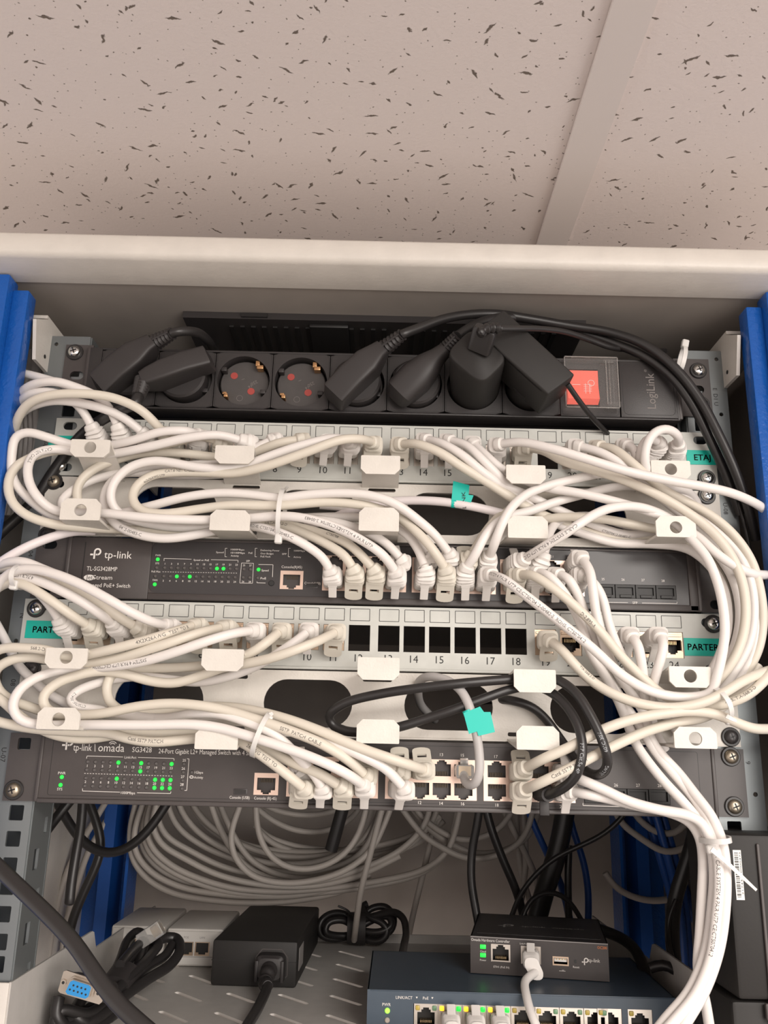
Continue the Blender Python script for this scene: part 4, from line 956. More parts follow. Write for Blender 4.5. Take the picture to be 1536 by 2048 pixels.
cable('ivory cable passing left to right behind the plain right finger of the upper manager', 'i', '1040,1048,14 1090,1038,20 1152,1034,24 1220,1040,24 1290,1054,22 1345,1066,18 1420,1090,14 1450,1130,12')
cable('white cable with teal LINK label across the third oval hole of the upper manager', 'p', '610,1050,6 650,1042,8 700,1022,10 760,1006,12 810,1001,14 880,1003,18 940,1012,20 985,1022,18 1040,1036,14 1100,1056,10', group=None)
# right hand fall from the upper switch into the lower bundle
cable('ivory patch cable lettered 568.2-D falling from port 18 of the upper switch', 'i',
 '1044,1150,30 1066,1151,40 1100,1172,44 1150,1212,44 1200,1262,42 1240,1310,38 1286,1356,34 1330,1392,32 1380,1412,34 1430,1412,38 1470,1402,42 1500,1387,44 1526,1364,44 1550,1335,40', ('S',18), ink=(('D-2.895-A', 1160,1222,0,-.2,2.3),('ANSI/TIA-568.2-D', 1450,1408,0,.3,2.2)))
cable('white patch cable from port 20 of the upper switch, leftmost of the falling white fan', 'w',
 '1078,1146,28 1096,1150,36 1118,1172,36 1145,1212,34 1165,1258,30 1184,1312,28 1210,1352,26 1236,1400,22 1256,1450,20 1272,1488,22 1295,1522,26 1328,1563,30 1370,1608,34 1400,1645,36 1420,1685,38 1428,1740,38 1424,1820,38 1412,1900,38 1380,1980,40 1330,2040,44 1300,2080,46', ('S',20))
cable('white patch cable from port 22 of the upper switch, second of the falling fan', 'w',
 '1120,1150,28 1136,1156,34 1156,1190,32 1170,1228,28 1190,1290,24 1214,1345,20 1250,1410,18 1282,1455,20 1310,1502,24 1345,1545,28 1384,1592,32 1416,1640,38 1434,1690,40 1442,1750,40 1440,1830,40 1430,1900,40 1404,1975,42 1360,2040,46 1330,2080,48', ('S',22))
cable('white patch cable from port 23 of the upper switch, elbow boot against the dark faceplate', 'w',
 '1166,1120,28 1180,1142,36 1186,1180,38 1192,1225,36 1206,1280,32 1228,1335,26 1262,1385,22 1290,1430,22 1300,1475,22 1325,1512,26 1354,1542,28 1388,1586,34 1424,1634,40 1446,1690,42 1452,1750,42 1450,1820,42 1438,1900,42 1410,1980,44 1372,2045,48 1350,2080,50', ('S',23))
cable('white patch cable from port 24 of the upper switch, rightmost of the falling fan', 'w',
 '1172,1154,28 1190,1168,32 1206,1198,32 1218,1248,30 1238,1300,28 1264,1345,24 1296,1392,18 1330,1430,12 1360,1470,6', ('S',24))
# lower patch panel
cable('white patch cable in first port of lower panel, ribbed boot over the teal label', 'w', '116,1236,26 98,1208,32 74,1182,34 46,1164,36 16,1158,34 -14,1172,28', (p_,1), ink=(('CTS-E', 84,1190,0,0,1.9),))
cable('ivory patch cable from second port of lower panel with an open loop latch guard', 'i', '172,1248,28 146,1232,36 112,1208,42 76,1184,44 44,1168,42 14,1166,38 -16,1184,30', (p_,2))
cable('white patch cable from third port of lower panel lettered 4 PAIR UTP CE:CTS070412', 'w', '222,1244,28 200,1228,38 168,1206,44 124,1182,46 78,1162,44 40,1152,40 6,1156,36 -16,1172,30', (p_,3), ink=(('4 PAIR UTP CE:CTS070412-0', 70,1160,1*0,0,2.4),))
cable('ivory patch cable in fourth port of lower panel, mostly under the big white one', 'i', '268,1252,26 244,1238,30 206,1212,34 160,1184,36 110,1162,36 60,1146,34 20,1134,30 -14,1140,24', (p_,4))
cable('big white patch cable from fifth port of lower panel sweeping up to the left tie', 'w', '328,1250,28 300,1242,40 258,1222,50 216,1198,54 160,1168,54 110,1148,52 66,1138,48 28,1142,44 4,1160,40 -14,1190,34', (p_,5))
cable('white cable end above the tie at the left edge, lettered, turning down', 'w', '120,1152,36 80,1136,38 50,1124,38 18,1124,34 -16,1136,26', ink=(('415-E', 4,1130,0,0,1.9),))
cable('pinkish white cable from behind the upper manager to the left edge', 'p', '190,1062,6 150,1063,12 110,1072,22 62,1090,30 20,1112,32 -20,1140,30')
cable('ivory patch cable from port 6 of lower panel, lettered TEST TO, leaving left', 'i',
 '384,1252,26 340,1266,40 290,1281,44 225,1298,42 170,1310,34 132,1312,32 92,1300,36 50,1296,36 0,1298,34 -40,1330,30 -50,1390,28 -20,1436,28 20,1449,28 75,1458,26 150,1463,22 215,1466,22 260,1478,26 310,1484,28 390,1477,26 440,1474,26 478,1482,32 516,1506,36 560,1538,36 590,1562,34 604,1574,30', (p_,6), ('T',2),
 ink=(('4X2X26AWG  TEST TO R', 372,1256,1,0,2.4),('Cat6 SSTP PATCH', 262,1478,0,0,2.3),('26AWG TEST TO', 496,1492,0,0,2.3),('568.2-D', 96,1301,1,0,2.1)))
cable('ivory patch cable from port 7 of lower panel, second through the left finger', 'i',
 '440,1256,26 400,1265,38 350,1282,44 290,1301,42 225,1319,34 160,1326,26 110,1322,24 60,1314,26 20,1320,28 -12,1345,26 0,1385,24 26,1402,22 60,1414,22 120,1434,16 200,1458,14 300,1468,16 390,1466,18 470,1470,22 534,1500,28 586,1526,32 640,1548,34 676,1570,30', (p_,7), ('T',6), ink=())
cable('white patch cable from port 8 of lower panel, lettered CE:CTS0704, making the left hook', 'w',
 '500,1262,30 470,1266,40 420,1280,46 360,1301,46 290,1322,40 225,1333,32 160,1338,22 105,1344,26 60,1362,34 34,1386,38 24,1415,38 40,1440,36 85,1450,32 150,1450,30 210,1450,36 300,1450,40 384,1449,42 440,1456,42 500,1473,44 584,1500,46 659,1530,46 704,1554,40 722,1568,32', (p_,8), ('T',8),
 ink=(('SYSTEM 4 PAIR UTP CE:CTS0704', 300,1320,0,0,2.3),))
cable('ivory patch cable from port 9 of lower panel, ducking behind the plain left finger', 'i',
 '556,1266,26 534,1284,34 506,1304,34 460,1322,28 400,1332,18 330,1336,12 260,1338,14 226,1346,20 213,1374,24 218,1402,20 250,1424,12 320,1424,10 400,1414,14 460,1414,22 520,1424,30 580,1440,36 650,1466,40 720,1496,42 790,1520,42 826,1532,36 846,1539,28', (p_,9), ('T',11))
cable('white patch cable from port 10 of lower panel, under the ivory port 11 one', 'w',
 '612,1266,26 590,1284,32 560,1304,32 520,1328,26 460,1352,20 400,1364,14 330,1358,12 270,1353,14 210,1362,18 158,1380,20 138,1396,22 146,1410,20 200,1420,16 300,1436,14 400,1434,16 480,1432,24 560,1446,30 640,1474,36 720,1510,40 770,1536,38 804,1572,32', (p_,10), ('T',10), ink=(('CTS07041-00412', 150,1388,1,.2,1.9),))
cable('ivory patch cable from port 11 of lower panel, last before the empty windows', 'i',
 '668,1266,27 636,1282,40 596,1298,46 550,1314,44 500,1326,36 450,1334,30 400,1352,26 350,1366,24 300,1362,24 250,1348,26 200,1342,26 150,1352,28 108,1370,30 84,1396,32 96,1422,30 150,1430,26 210,1426,30 275,1413,34 340,1407,36 400,1411,38 450,1420,38 510,1438,40 570,1458,42 640,1486,42 696,1520,38 728,1548,30', (p_,11), ('T',7), ink=(('SSTP  PATCH  CABLE', 560,1458,0,-.2,2.3),))
cable('white cable slanting down from the left edge behind the hook loop', 'w',
 '-14,1236,8 6,1272,8 38,1332,8 64,1358,8 100,1388,8 150,1414,8 240,1432,10 330,1436,16 384,1428,28 440,1428,36 500,1446,40 548,1468,40 580,1496,38 610,1530,34 632,1552,32 642,1572,28', None, ('T',4))
cable('ivory cable entering at the left edge and tucking under the lower holed finger', 'i', '-20,1386,30 6,1402,30 34,1428,28 62,1448,24 110,1470,18 170,1478,14 230,1470,12')
cable('ivory patch cable in port 9 of the lower switch with its latch guard upward', 'i', '792,1540,26 760,1528,28 710,1504,30 650,1478,30 590,1456,28 540,1442,24', ('T',9))
cable('white patch cable in port 1 of the lower switch hidden behind the ivory fan', 'w', '600,1540,22 580,1520,22 550,1496,22 510,1470,20', ('T',1))
cable('ivory patch cable from port 19 of lower panel, long sweep crossing to the right edge', 'i',
 '1104,1284,28 1124,1300,36 1150,1330,38 1186,1364,38 1230,1390,42 1282,1408,44 1340,1416,46 1396,1408,48 1444,1388,48 1486,1362,46 1536,1342,38 1570,1334,30', (p_,19), ink=(('TIA-568.2-D', 1160,1330,0,.6,1.9),))
cable('white patch cable from port 22 of lower panel, left of two elbow boots', 'w', '1266,1276,32 1276,1290,38 1284,1330,36 1288,1372,28 1290,1420,16 1300,1460,10 1330,1500,6', (p_,22))
cable('white patch cable from port 23 of lower panel, right of two elbow boots', 'w', '1322,1276,32 1328,1290,38 1320,1322,38 1310,1356,32 1302,1396,20 1306,1450,12 1330,1500,6', (p_,23))
# lower switch, right
cable('thick ivory patch cable from port 19 of the lower switch rising to the right tie', 'i',
 '1054,1535,30 1086,1518,44 1140,1494,48 1200,1462,50 1260,1440,50 1320,1428,48 1380,1422,46 1430,1428,44 1466,1442,44 1502,1456,42 1540,1458,34 1575,1456,26', ('T',19))
cable('ivory patch cable lettered Cat6 SSTP rising from port 20 of the lower switch', 'i',
 '1052,1578,32 1080,1566,46 1130,1542,50 1180,1516,48 1240,1486,44 1300,1460,40 1360,1444,36 1410,1434,32 1456,1406,30 1490,1376,28 1516,1330,26', ('T',20), ink=(('Cat6 SSTP PATCH', 1108,1552,0,0,2.4),))
cable('white patch cable from port 23 of the lower switch running right over the faceplate', 'w',
 '1146,1554,28 1166,1561,38 1206,1578,40 1256,1602,42 1320,1620,44 1376,1630,44 1404,1646,42 1420,1676,42 1432,1700,42 1438,1760,44 1432,1840,44 1420,1920,44 1390,1990,46 1345,2045,50 1310,2085,52', ('T',23), ink=(('NET CABLE SYSTEM 4 PAIR UTP CE:CTS070412', 1430,1695,0,0,2.3),))
cable('white patch cable from port 24 of the lower switch, lower of the right running pair', 'w',
 '1148,1583,28 1170,1588,34 1220,1598,34 1276,1612,34 1336,1624,34 1380,1644,34 1400,1676,34 1406,1720,32 1404,1790,32 1400,1870,32 1396,1940,32 1410,2000,30 1420,2060,26', ('T',24))
cable('grey cable with clear plug and teal flag in port 15 of the lower switch', 'g',
 '927,1549,12 930,1562,20 940,1572,28 954,1566,34 959,1545,36 958,1500,36 950,1455,38 938,1410,38 918,1376,34 888,1358,28 858,1353,20 839,1362,8 836,1384,-8 842,1410,-30 870,1440,-60', group=None)
pg = MB(); q = PORT[('T',15)]; pg.loft([(q+np.array([0,2,0]),(1,0,0),(0,0,1),5.7,3.8,9),(q+np.array([0,-13,-.5]),(1,0,0),(0,0,1),5.7,4.2,9)],16); pg.box(q[0]-2.6,q[0]+2.6,q[1]-6,q[1]-4,q[2]+3.6,q[2]+8,.3)
gc = [o for o in C.objects if o.get('label','').startswith('grey cable with clear plug')][0]
fixnormals(pg.build('plug', 'clear_plastic', gc))
MB().box(q[0]-4,q[0]+4,q[1]-9.5,q[1]-9,q[2]-3,q[2]+3).build('contact_strip','contact',gc)
# black patch cable loop held by the lower manager
kb = cable('black patch cable lettered 60°C 30V 26AWG, looped through the lower manager', 'k',
 '1096,1590,26 1120,1580,40 1150,1555,50 1164,1516,54 1162,1470,52 1142,1424,46 1108,1388,36 1070,1372,30 1024,1378,32 960,1400,34 900,1422,34 860,1435,32 790,1456,30 730,1464,26 690,1462,22 662,1448,20 656,1432,22 690,1406,28 760,1388,32 840,1376,36 930,1366,38 1024,1358,34 1072,1352,32 1112,1358,38 1152,1386,48 1186,1440,54 1208,1490,56 1216,1526,52 1204,1548,42 1176,1546,30 1144,1510,16 1118,1474,8 1090,1436,8 1060,1412,10 1024,1401,8 990,1399,-6 950,1402,-30', None, None, group=None,
 ink=(('FTP Cat.5e 4P', 1160,1490,2,0,2.3),('60°C 30V', 1196,1462,1,0,2.2),('26AWG', 1216,1528,1,0,2.2)), r=3.0)
b = MB(); q = PORT[('T',22)]; nx = P(1096,1590,26)
b.loft([(q,(1,0,0),(0,0,1),5.6,4,8),(q+np.array([0,-8,0]),(1,0,0),(0,0,1),6.2,5.4,5),(q*.4+nx*.6,(1,0,0),(0,0,1),5.8,5,3),(nx+np.array([0,-1,0]),(1,0,0),(0,0,1),4.2,4.2,2)],16)
b.box(q[0]-3,q[0]+3,-18,-16,q[2]-14,q[2]-3,.5); fixnormals(b.build('boot', 'plug_black', kb))
# teal flags
def flag(label, px, py, D, w_, h_, root_lbl, txt, ang):
    p = P(px, py, D); return p
lk = [o for o in C.objects if 'teal LINK label' in o.get('label','')][0]
b = MB(); p = P(922,1008,19); b.cyl((p[0]-6.8,p[1]+.0,p[2]+.6),(1,0,-.07),3.35,13.2,20); b.build('label_wrap','teal_bright',lk)
b = MB(); b.prism([(p[0]-7,p[2]),(p[0]+6,p[2]-1),(p[0]+8.4,p[2]+5.5),(p[0]+5,p[2]+5.8),(p[0]+5.6,p[2]+12.8),(p[0]-5.6,p[2]+15.6)], p[1]-3.1, p[1]-2.7); b.build('label_flag','teal_bright',lk, smooth=False)
T(MB(), 'LINK', (p[0]+3.2,p[1]-3.45,p[2]-4), h=2.6, right=(-.05,0,1), up=(-1,0,-.05), width=12).build('label_lettering','ink_black',lk, smooth=False)
b = MB(); p = P(942,1444,40); b.cyl(P(934,1420,38),P(951,1462,38)-P(934,1420,38),3.2,np.linalg.norm(P(951,1462,38)-P(934,1420,38)),20); b.build('label_wrap','teal_bright',gc)
A = [P(x,y,41.2) for x,y in ((927,1426),(960,1413),(968,1424),(981,1424),(990,1464),(957,1472),(954,1463),(938,1468))]
b = MB().prism([(a[0],a[2]) for a in A], A[0][1], A[0][1]+.35); fixnormals(b.build('label_flag','teal_bright',gc, smooth=False))

# ---------------------------------------------------------------- cable ties
def tie(label, cpx, cpy, D, px_a, px_b, ra, rb, head, tail=None, m='nylon'):
    """strap of flat nylon round a bundle: ellipse through the two given pixels, radius rb in depth"""
    A, B = P(*px_a, D), P(*px_b, D); c = (A+B)/2; u = (A-B)/2; L = np.linalg.norm(u); u /= L; yv = np.array([0,-1.,0]); n = np.cross(u, yv)
    t = thing('cable_tie', label, 'cable tie', tuple(c)); K = 36; b = MB(); vs = []; w2 = 1.5
    for k in range(K):
        a = 2*PI*k/K; p = c+u*L*math.cos(a)+yv*rb*math.sin(a); o = unit(u*math.cos(a)/L+yv*math.sin(a)/rb)
        for (s_, g) in ((-w2,0),(w2,0),(w2,.9),(-w2,.9)): vs.append(p+n*s_+o*g)
    fs = []
    for k in range(K):
        k2 = (k+1)%K
        for j in range(4): j2 = (j+1)%4; fs.append((k*4+j,k2*4+j,k2*4+j2,k*4+j2))
    fixnormals(b.add(vs, fs).build('strap', m, t))
    hp = P(*head, D+rb*.35); h = MB(); h.loft([(hp-u*3.2,n,yv,1.8,1.4,5),(hp-u*2.6,n,yv,2.5,2.1,5),(hp+u*2.4,n,yv,2.5,2.1,5),(hp+u*3,n,yv,1.9,1.5,5)],16)
    fixnormals(h.build('tie_head', m, t))
    if tail:
        q = catmull(parse(tail), 2); b = MB(); tt = tangents(q); vs = []
        for i,p in enumerate(q):
            sd = unit(np.cross(tt[i], yv)); w_ = 1.4*(1-.5*i/len(q))
            for (s_, g) in ((-w_,0),(w_,0),(w_,.9),(-w_,.9)): vs.append(p+sd*s_+yv*g)
        fs = [(0,1,2,3), tuple(4*(len(q)-1)+k for k in (3,2,1,0))]
        for i in range(len(q)-1):
            for j in range(4): j2 = (j+1)%4; fs.append((i*4+j,(i+1)*4+j,(i+1)*4+j2,i*4+j2))
        fixnormals(b.add(vs, fs).build('tie_tail', m, t))
    return t
tie('nylon tie gathering the cables over the upper switch lettering', 566, 1030, 30, (568,982), (558,1076), 0, 16, (557,1078), '568,982,30 572,977,36 576,973,38')
tie('nylon tie round the cables over the lower switch console port', 524, 1468, 34, (540,1428), (506,1512), 0, 16, (536,1440), '540,1430,40 546,1426,38')
tie('nylon tie at the left edge above the PARTER label, head hanging low', 38, 1150, 40, (44,1134), (34,1176), 0, 12, (28,1170))
tie('nylon tie round the bundle at the right, beside the holed fingers', 1440, 1408, 38, (1424,1378), (1452,1440), 0, 16, (1456,1438), '1452,1432,52 1462,1438,54 1472,1442,52')
tie('nylon tie round the falling white bundle, its long tail over the barcode sticker', 1430, 1692, 38, (1402,1680), (1454,1676), 0, 15, (1422,1698), '1422,1698,52 1450,1722,50 1480,1750,48 1512,1780,46')
tie('short nylon tie standing up from the black power leads at the upper right', 1362, 716, 18, (1368,696), (1360,742), 0, 6, (1370,688), None)
# ---------------------------------------------------------------- plugs in the power strip
def lofty(path, secs, n=20):
    """path of centres with rectangular-ish sections (w, depth, power)"""
    b = MB(); q = [np.asarray(p, float) for p in path]; out = []
    for i, p in enumerate(q):
        e = unit((q[i+1] if i+1 < len(q) else p)-(q[i-1] if i else p)); Y = np.array([0,1.,0]); dep = unit(Y-e*(Y@e)); ax = np.cross(e, dep)
        w_, d_, pw = secs[i]; out.append((p, ax, dep, w_/2, d_/2, pw))
    return b.loft(out, n)
def schuko(label, px, pz, ang, L, style, cablepath, lead_label, r=3.4, fwd=20, bw=20):
    t = thing('power_plug', label, 'plug', (px, -PD-5, pz)); zc = pz; d = np.array([math.cos(ang), 0, math.sin(ang)]); c = np.array([px, -PD, zc]); Y = np.array([0,-1.,0])
    b = MB().cyl(c-Y*8, Y, 17.6, 8+fwd*.45, 32, c2=1.5); b.build('plug_base', 'plug_black', t)
    if style == 'block':
        pth = [c-d*16+Y*(fwd*.3), c-d*15.5+Y*(fwd*.65), c-d*4+Y*(fwd*.75), c+d*12+Y*(fwd*.85), c+d*22+Y*fwd, c+d*26+Y*fwd]
        sec = [(bw-1,18,8),(bw,25,9),(bw,26,9),(bw-.5,24,8),(13.5,17,6),(12,14,5)]
    else:
        pth = [c-d*16+Y*(fwd*.3), c-d*14+Y*(fwd*.6), c+Y*(fwd*.75), c+d*12+Y*(fwd*.9), c+d*20+Y*fwd, c+d*27+Y*fwd]
        sec = [(19,14,3),(23,22,3.4),(24,25,3.2),(19,22,3),(13,16,2.6),(11,13,2.4)]
    bo = lofty(pth, sec, 24).build('plug_body', 'plug_black', t, sharp=28); fixnormals(bo)
    e0 = pth[-1]; rl = MB(); N = 13
    nx = parse(cablepath); e1 = nx[0]; dd = unit(e1-e0); Lr = min(L, np.linalg.norm(e1-e0))
    sec = []
    pts = []
    for k in range(N): pts.append(e0+dd*Lr*k/(N-1)); s_ = 1-.28*k/(N-1); rr = (11.2 if k % 2 == 0 else 8.4)*s_*1.08; sec.append((rr, rr, 2.6))
    fixnormals(lofty(pts, sec, 18).build('strain_relief', 'plug_black', t, sharp=25))
    rb = MB()
    for a in (0, PI/2): 
        Yp = unit(Y-dd*(Y@dd)); ax = np.cross(dd, Yp); o = ax*math.cos(a)+Yp*math.sin(a)
        for s_ in (-1,1): rb.loft([(e0+o*s_*5.0, np.cross(o,dd), o, 1.1, .8, 4),(e0+dd*Lr+o*s_*3.6, np.cross(o,dd), o, .9, .7, 4)], 8)
    fixnormals(rb.build('relief_web', 'plug_black', t))
    q = catmull([pts[-1]]+nx); tube(MB(), q, r).build('lead', 'black_rubber', t, sharp=80)
    return t
ZC = (pz0+pz1)/2
schuko('angled black plug in the first socket from the left, its lead leaving up and right', SOCK[0]+2, ZC+1, math.radians(42), 19, 'block', '350,664,38 372,662,34 398,666,24 416,682,8 424,696,-20 430,700,-50', '')
schuko('black plug in the second socket, its body and lead pointing down and left', SOCK[1]-2, ZC, math.radians(206), 19, 'block', '272,806,40 245,818,34 210,836,24 180,856,14 150,885,8 120,925,4 96,960,2 78,990,0 40,1030,-4 0,1066,-4 -40,1110,-4', '', r=4.0, bw=16)
schuko('black plug with grooved strain relief in the fifth socket, lead running up to the right', SOCK[4]-1, ZC-1, math.radians(46), 20, 'block', '806,668,40 838,656,36 880,640,30 930,630,22 990,628,14 1060,638,10 1140,652,8 1220,665,10 1290,690,16 1350,736,20 1398,796,20 1440,874,20 1474,950,18 1498,1020,12 1512,1080,4', '')
schuko('rounded black plug in the sixth socket, half hidden by the charger', SOCK[5], ZC-1, math.radians(44), 18, 'round', '915,672,36 938,656,30 968,642,22 1010,634,14 1080,642,4 1150,660,2 1220,684,4 1288,712,10 1344,754,14 1384,808,14 1420,880,12 1452,950,8 1480,1030,2', '')
# charger cube
t = thing('phone_charger', 'rounded black charger cube in the seventh socket with a flat plug in its face', 'charger', (SOCK[6],-PD,ZC))
cb = np.array([SOCK[6]+1.0, -PD, ZC-1]); cf = P(954,712,50); u_ = unit(np.array([1,0,.0])); ca, sa = math.cos(math.radians(-42)), math.sin(math.radians(-42)); ax = np.array([ca,0,sa]); up = np.array([-sa,0,ca])
b = MB(); secs = [(cb+np.array([0,6,0]),ax,up,17.5,17.5,2.1),(cb+np.array([0,-2,0]),ax,up,17.4,17.2,2.2),(cb*.7+cf*.3,ax,up,17.2,16,2.8),(cb*.1+cf*.9,ax,up,17.3,14.4,4.2),(cf,ax,up,16.8,13.9,4.4),(cf+np.array([0,-.8,0]),ax,up,16.0,13.2,4.4)]
fixnormals(b.loft(secs,40).build('charger_body','adapter_black',t,sharp=50))
pu = cf+np.array([1.5,-1,4]); b = MB(); e2 = unit(np.array([.14,-.75,.45])); a2 = unit(np.array([.86,0,-.5])-e2*(np.array([.86,0,-.5])@e2)); b2 = np.cross(e2,a2)
b.loft([(pu,a2,b2,8.2,4.2,6),(pu+e2*16,a2,b2,8.2,4.3,6),(pu+e2*17.5,a2,b2,7.3,3.6,5)],20); fixnormals(b.build('flat_plug','black_rubber',t,sharp=40))
hp = P(978,662,68); q = catmull([pu+e2*15, P(962,664,70), P(975,657,70), P(990,656,68), P(1000,657,66)],.6); rr = [3.1+(.75*math.sin(k*1.0)) for k in range(len(q))]
tube(MB(), q, 3, rr=rr, n=14).build('strain_relief','black_rubber',t); q = catmull(parse('998,657,66 1040,657,58 1085,658,46 1130,664,34 1180,680,20 1222,695,10 1280,700,-10 1330,702,-30')); tube(MB(), q, 2.1).build('lead','black_rubber',t,sharp=80)
# adapter brick
t = thing('power_adapter', 'long black adapter brick lying diagonally in the last socket beside the red switch', 'power adapter', (SOCK[7],-PD,ZC))
co = [P(x,y,52) for x,y in ((1008,619),(1150,749),(1096,789),(952,660))]
bm = bmesh.new(); lo = [bm.verts.new((c[0],-52,c[2])) for c in co]; hi = [bm.verts.new((c[0],-16,c[2])) for c in co]
bm.faces.new(lo); bm.faces.new(hi[::-1])
for i in range(4): bm.faces.new((lo[i],hi[i],hi[(i+1)%4],lo[(i+1)%4]))
bmesh.ops.recalc_face_normals(bm, faces=bm.faces); bmesh.ops.bevel(bm, geom=bm.edges[:], offset=1.3, segments=3, profile=.5, affect='EDGES'); MB().bm(bm).build('brick','adapter_black',t); bm.free()
MB().cyl((SOCK[7],-PD+8,ZC),(0,-1,0),17.2,24,32).build('plug_base','adapter_black',t)
c0, c1 = co[3], co[2]; dv = unit(c1-c0); b = MB(); m0 = c0+dv*18; 
b.loft([(m0+np.array([0,3,-.0])-np.array([0,0,.2]),dv,np.array([0,1,0]),.1,.8,4),(m0+dv*44+np.array([0,3,-.2]),dv,np.array([0,1,0]),.1,.8,4)],8); b.build('parting_seam','black_dark',t)
q = catmull(parse('1135,768,40 1150,790,34 1172,820,24 1196,848,12 1214,866,2 1226,880,-14')); tube(MB(), q, 1.9).build('lead','black_rubber',t,sharp=80)

# thin black cable hanging along the right rail
cable('slim black cable hanging along the right rail, outside the thick leads', 'k', '1360,740,6 1394,812,4 1424,880,4 1452,940,6 1478,1010,6 1498,1090,6 1512,1180,4', group=None, r=1.2, name='power_lead', cat='cable')

# ---------------------------------------------------------------- shelf
SZ = -148.0; SX = 222.0; SY0, SY1 = -2.0, 356.0
sh = thing('rack_shelf', 'pale vented metal shelf with slanted slots, carrying the small devices', 'shelf', (0,0,SZ))
bm = bmesh.new(); edges = []
def loop(pts):
    vs = [bm.verts.new((x,y,SZ)) for x,y in pts]
    for i in range(len(vs)): edges.append(bm.edges.new((vs[i], vs[(i+1)%len(vs)])))
loop([(-SX,SY0),(SX,SY0),(SX,SY1),(-SX,SY1)])
for i in range(-4, 7):
    for j in range(-1, 6):
        x = -31+40.3*i; y = 313-51.3*j
        if x < -SX+12 or x+24 > SX-8 or y > SY1-10 or y-24 < SY0+12: continue
        dx, dy = .70, -.71; nx_, ny_ = .71, .70; pts = []
        for k in range(7): a = PI/2+PI*k/6; pts.append((x+2.3*(dx*math.cos(a)+nx_*math.sin(a)), y+2.3*(dy*math.cos(a)+ny_*math.sin(a))))
        for k in range(7): a = -PI/2+PI*k/6; pts.append((x+dx*31+2.3*(dx*math.cos(a)+nx_*math.sin(a)), y+dy*31+2.3*(dy*math.cos(a)+ny_*math.sin(a))))
        loop(pts)
bmesh.ops.triangle_fill(bm, use_beauty=True, use_dissolve=False, edges=edges, normal=(0,0,1))
so = MB().bm(bm).build('shelf_plate','shelf_paint',sh,smooth=False); bm.free()
sm = so.modifiers.new('thickness','SOLIDIFY'); sm.thickness = .0015; sm.offset = -1
for s in (-1,1):
    yz = [(SY0,SZ-1),(SY0,-104.5),(153,-104.5),(158,-106),(167,-119),(358,-119),(358,SZ-1)]; m_ = len(yz)
    xx = [s*SX-.8, s*SX+.8]; vv = [(xx[0],y,z) for y,z in yz]+[(xx[1],y,z) for y,z in yz]
    fixnormals(MB().add(vv,[tuple(range(m_)),tuple(range(2*m_-1,m_-1,-1))]+[(i,(i+1)%m_,(i+1)%m_+m_,i+m_) for i in range(m_)]).build('side_flange','shelf_paint',sh,smooth=False))
    MB().box(min(s*SX,s*241),max(s*SX,s*241),-3.4,-1.4,SZ-1,-104.5,.7).build('front_ear','cabinet_white',sh)
MB().box(-SX,SX,SY1,SY1+1.5,SZ-1,SZ+8).build('rear_lip','shelf_paint',sh,smooth=False)
MB().box(-SX,SX,SY0-1.5,SY0,SZ-20,SZ).build('front_lip','shelf_paint',sh,smooth=False)

class Fr:
    def __init__(s, o, yaw): c_, s_ = math.cos(yaw), math.sin(yaw); s.R = np.array([[c_,-s_,0],[s_,c_,0],[0,0,1.]]); s.o = np.array(o, float)
    def xf(s): return (s.R, s.o)
    def pt(s, x, y, z): return s.R @ np.array([x,y,z])+s.o
# ---- compact blue switch
F = Fr((-3.0, 65.0, SZ+.5), -.022); W = 209.4; Hh = 27.5; Dp = 118
hk = thing('network_switch', 'compact slate blue switch on the shelf with ten ports, white plugs in three', 'network switch', tuple(F.pt(0,0,0)))
hh = []
pw_ = 16.45; p0x = 32.0; pz_0, pz_1 = 3.8, 19.6
cols = [p0x+pw_*(k+.5) for k in range(8)]
gx = [164.5, 185.0]
holes = [(p0x-.4, p0x+8*pw_+.2, pz_0, pz_1, 0)]+[(g-8.3,g+8.3,pz_0+.2,pz_1+.2,0) for g in gx]
MB().plate(0, W, 0, Hh, 0, 1.2, holes).build('front_face','hik_blue',hk,smooth=False,xf=F.xf())
b = MB().box(0,W,.6,Dp,Hh-.6,Hh,.2); b.box(0,1,.6,Dp,0,Hh); b.box(W-1,W,.6,Dp,0,Hh); b.box(0,W,Dp-1,Dp,0,Hh); b.box(0,W,1,Dp,0,.8); b.build('case','hik_blue',hk,smooth=False,xf=F.xf())
MB().box(2,W-2,-.25,.3,Hh-.9,Hh-.2,.1).build('top_edge','hik_blue',hk,xf=F.xf())
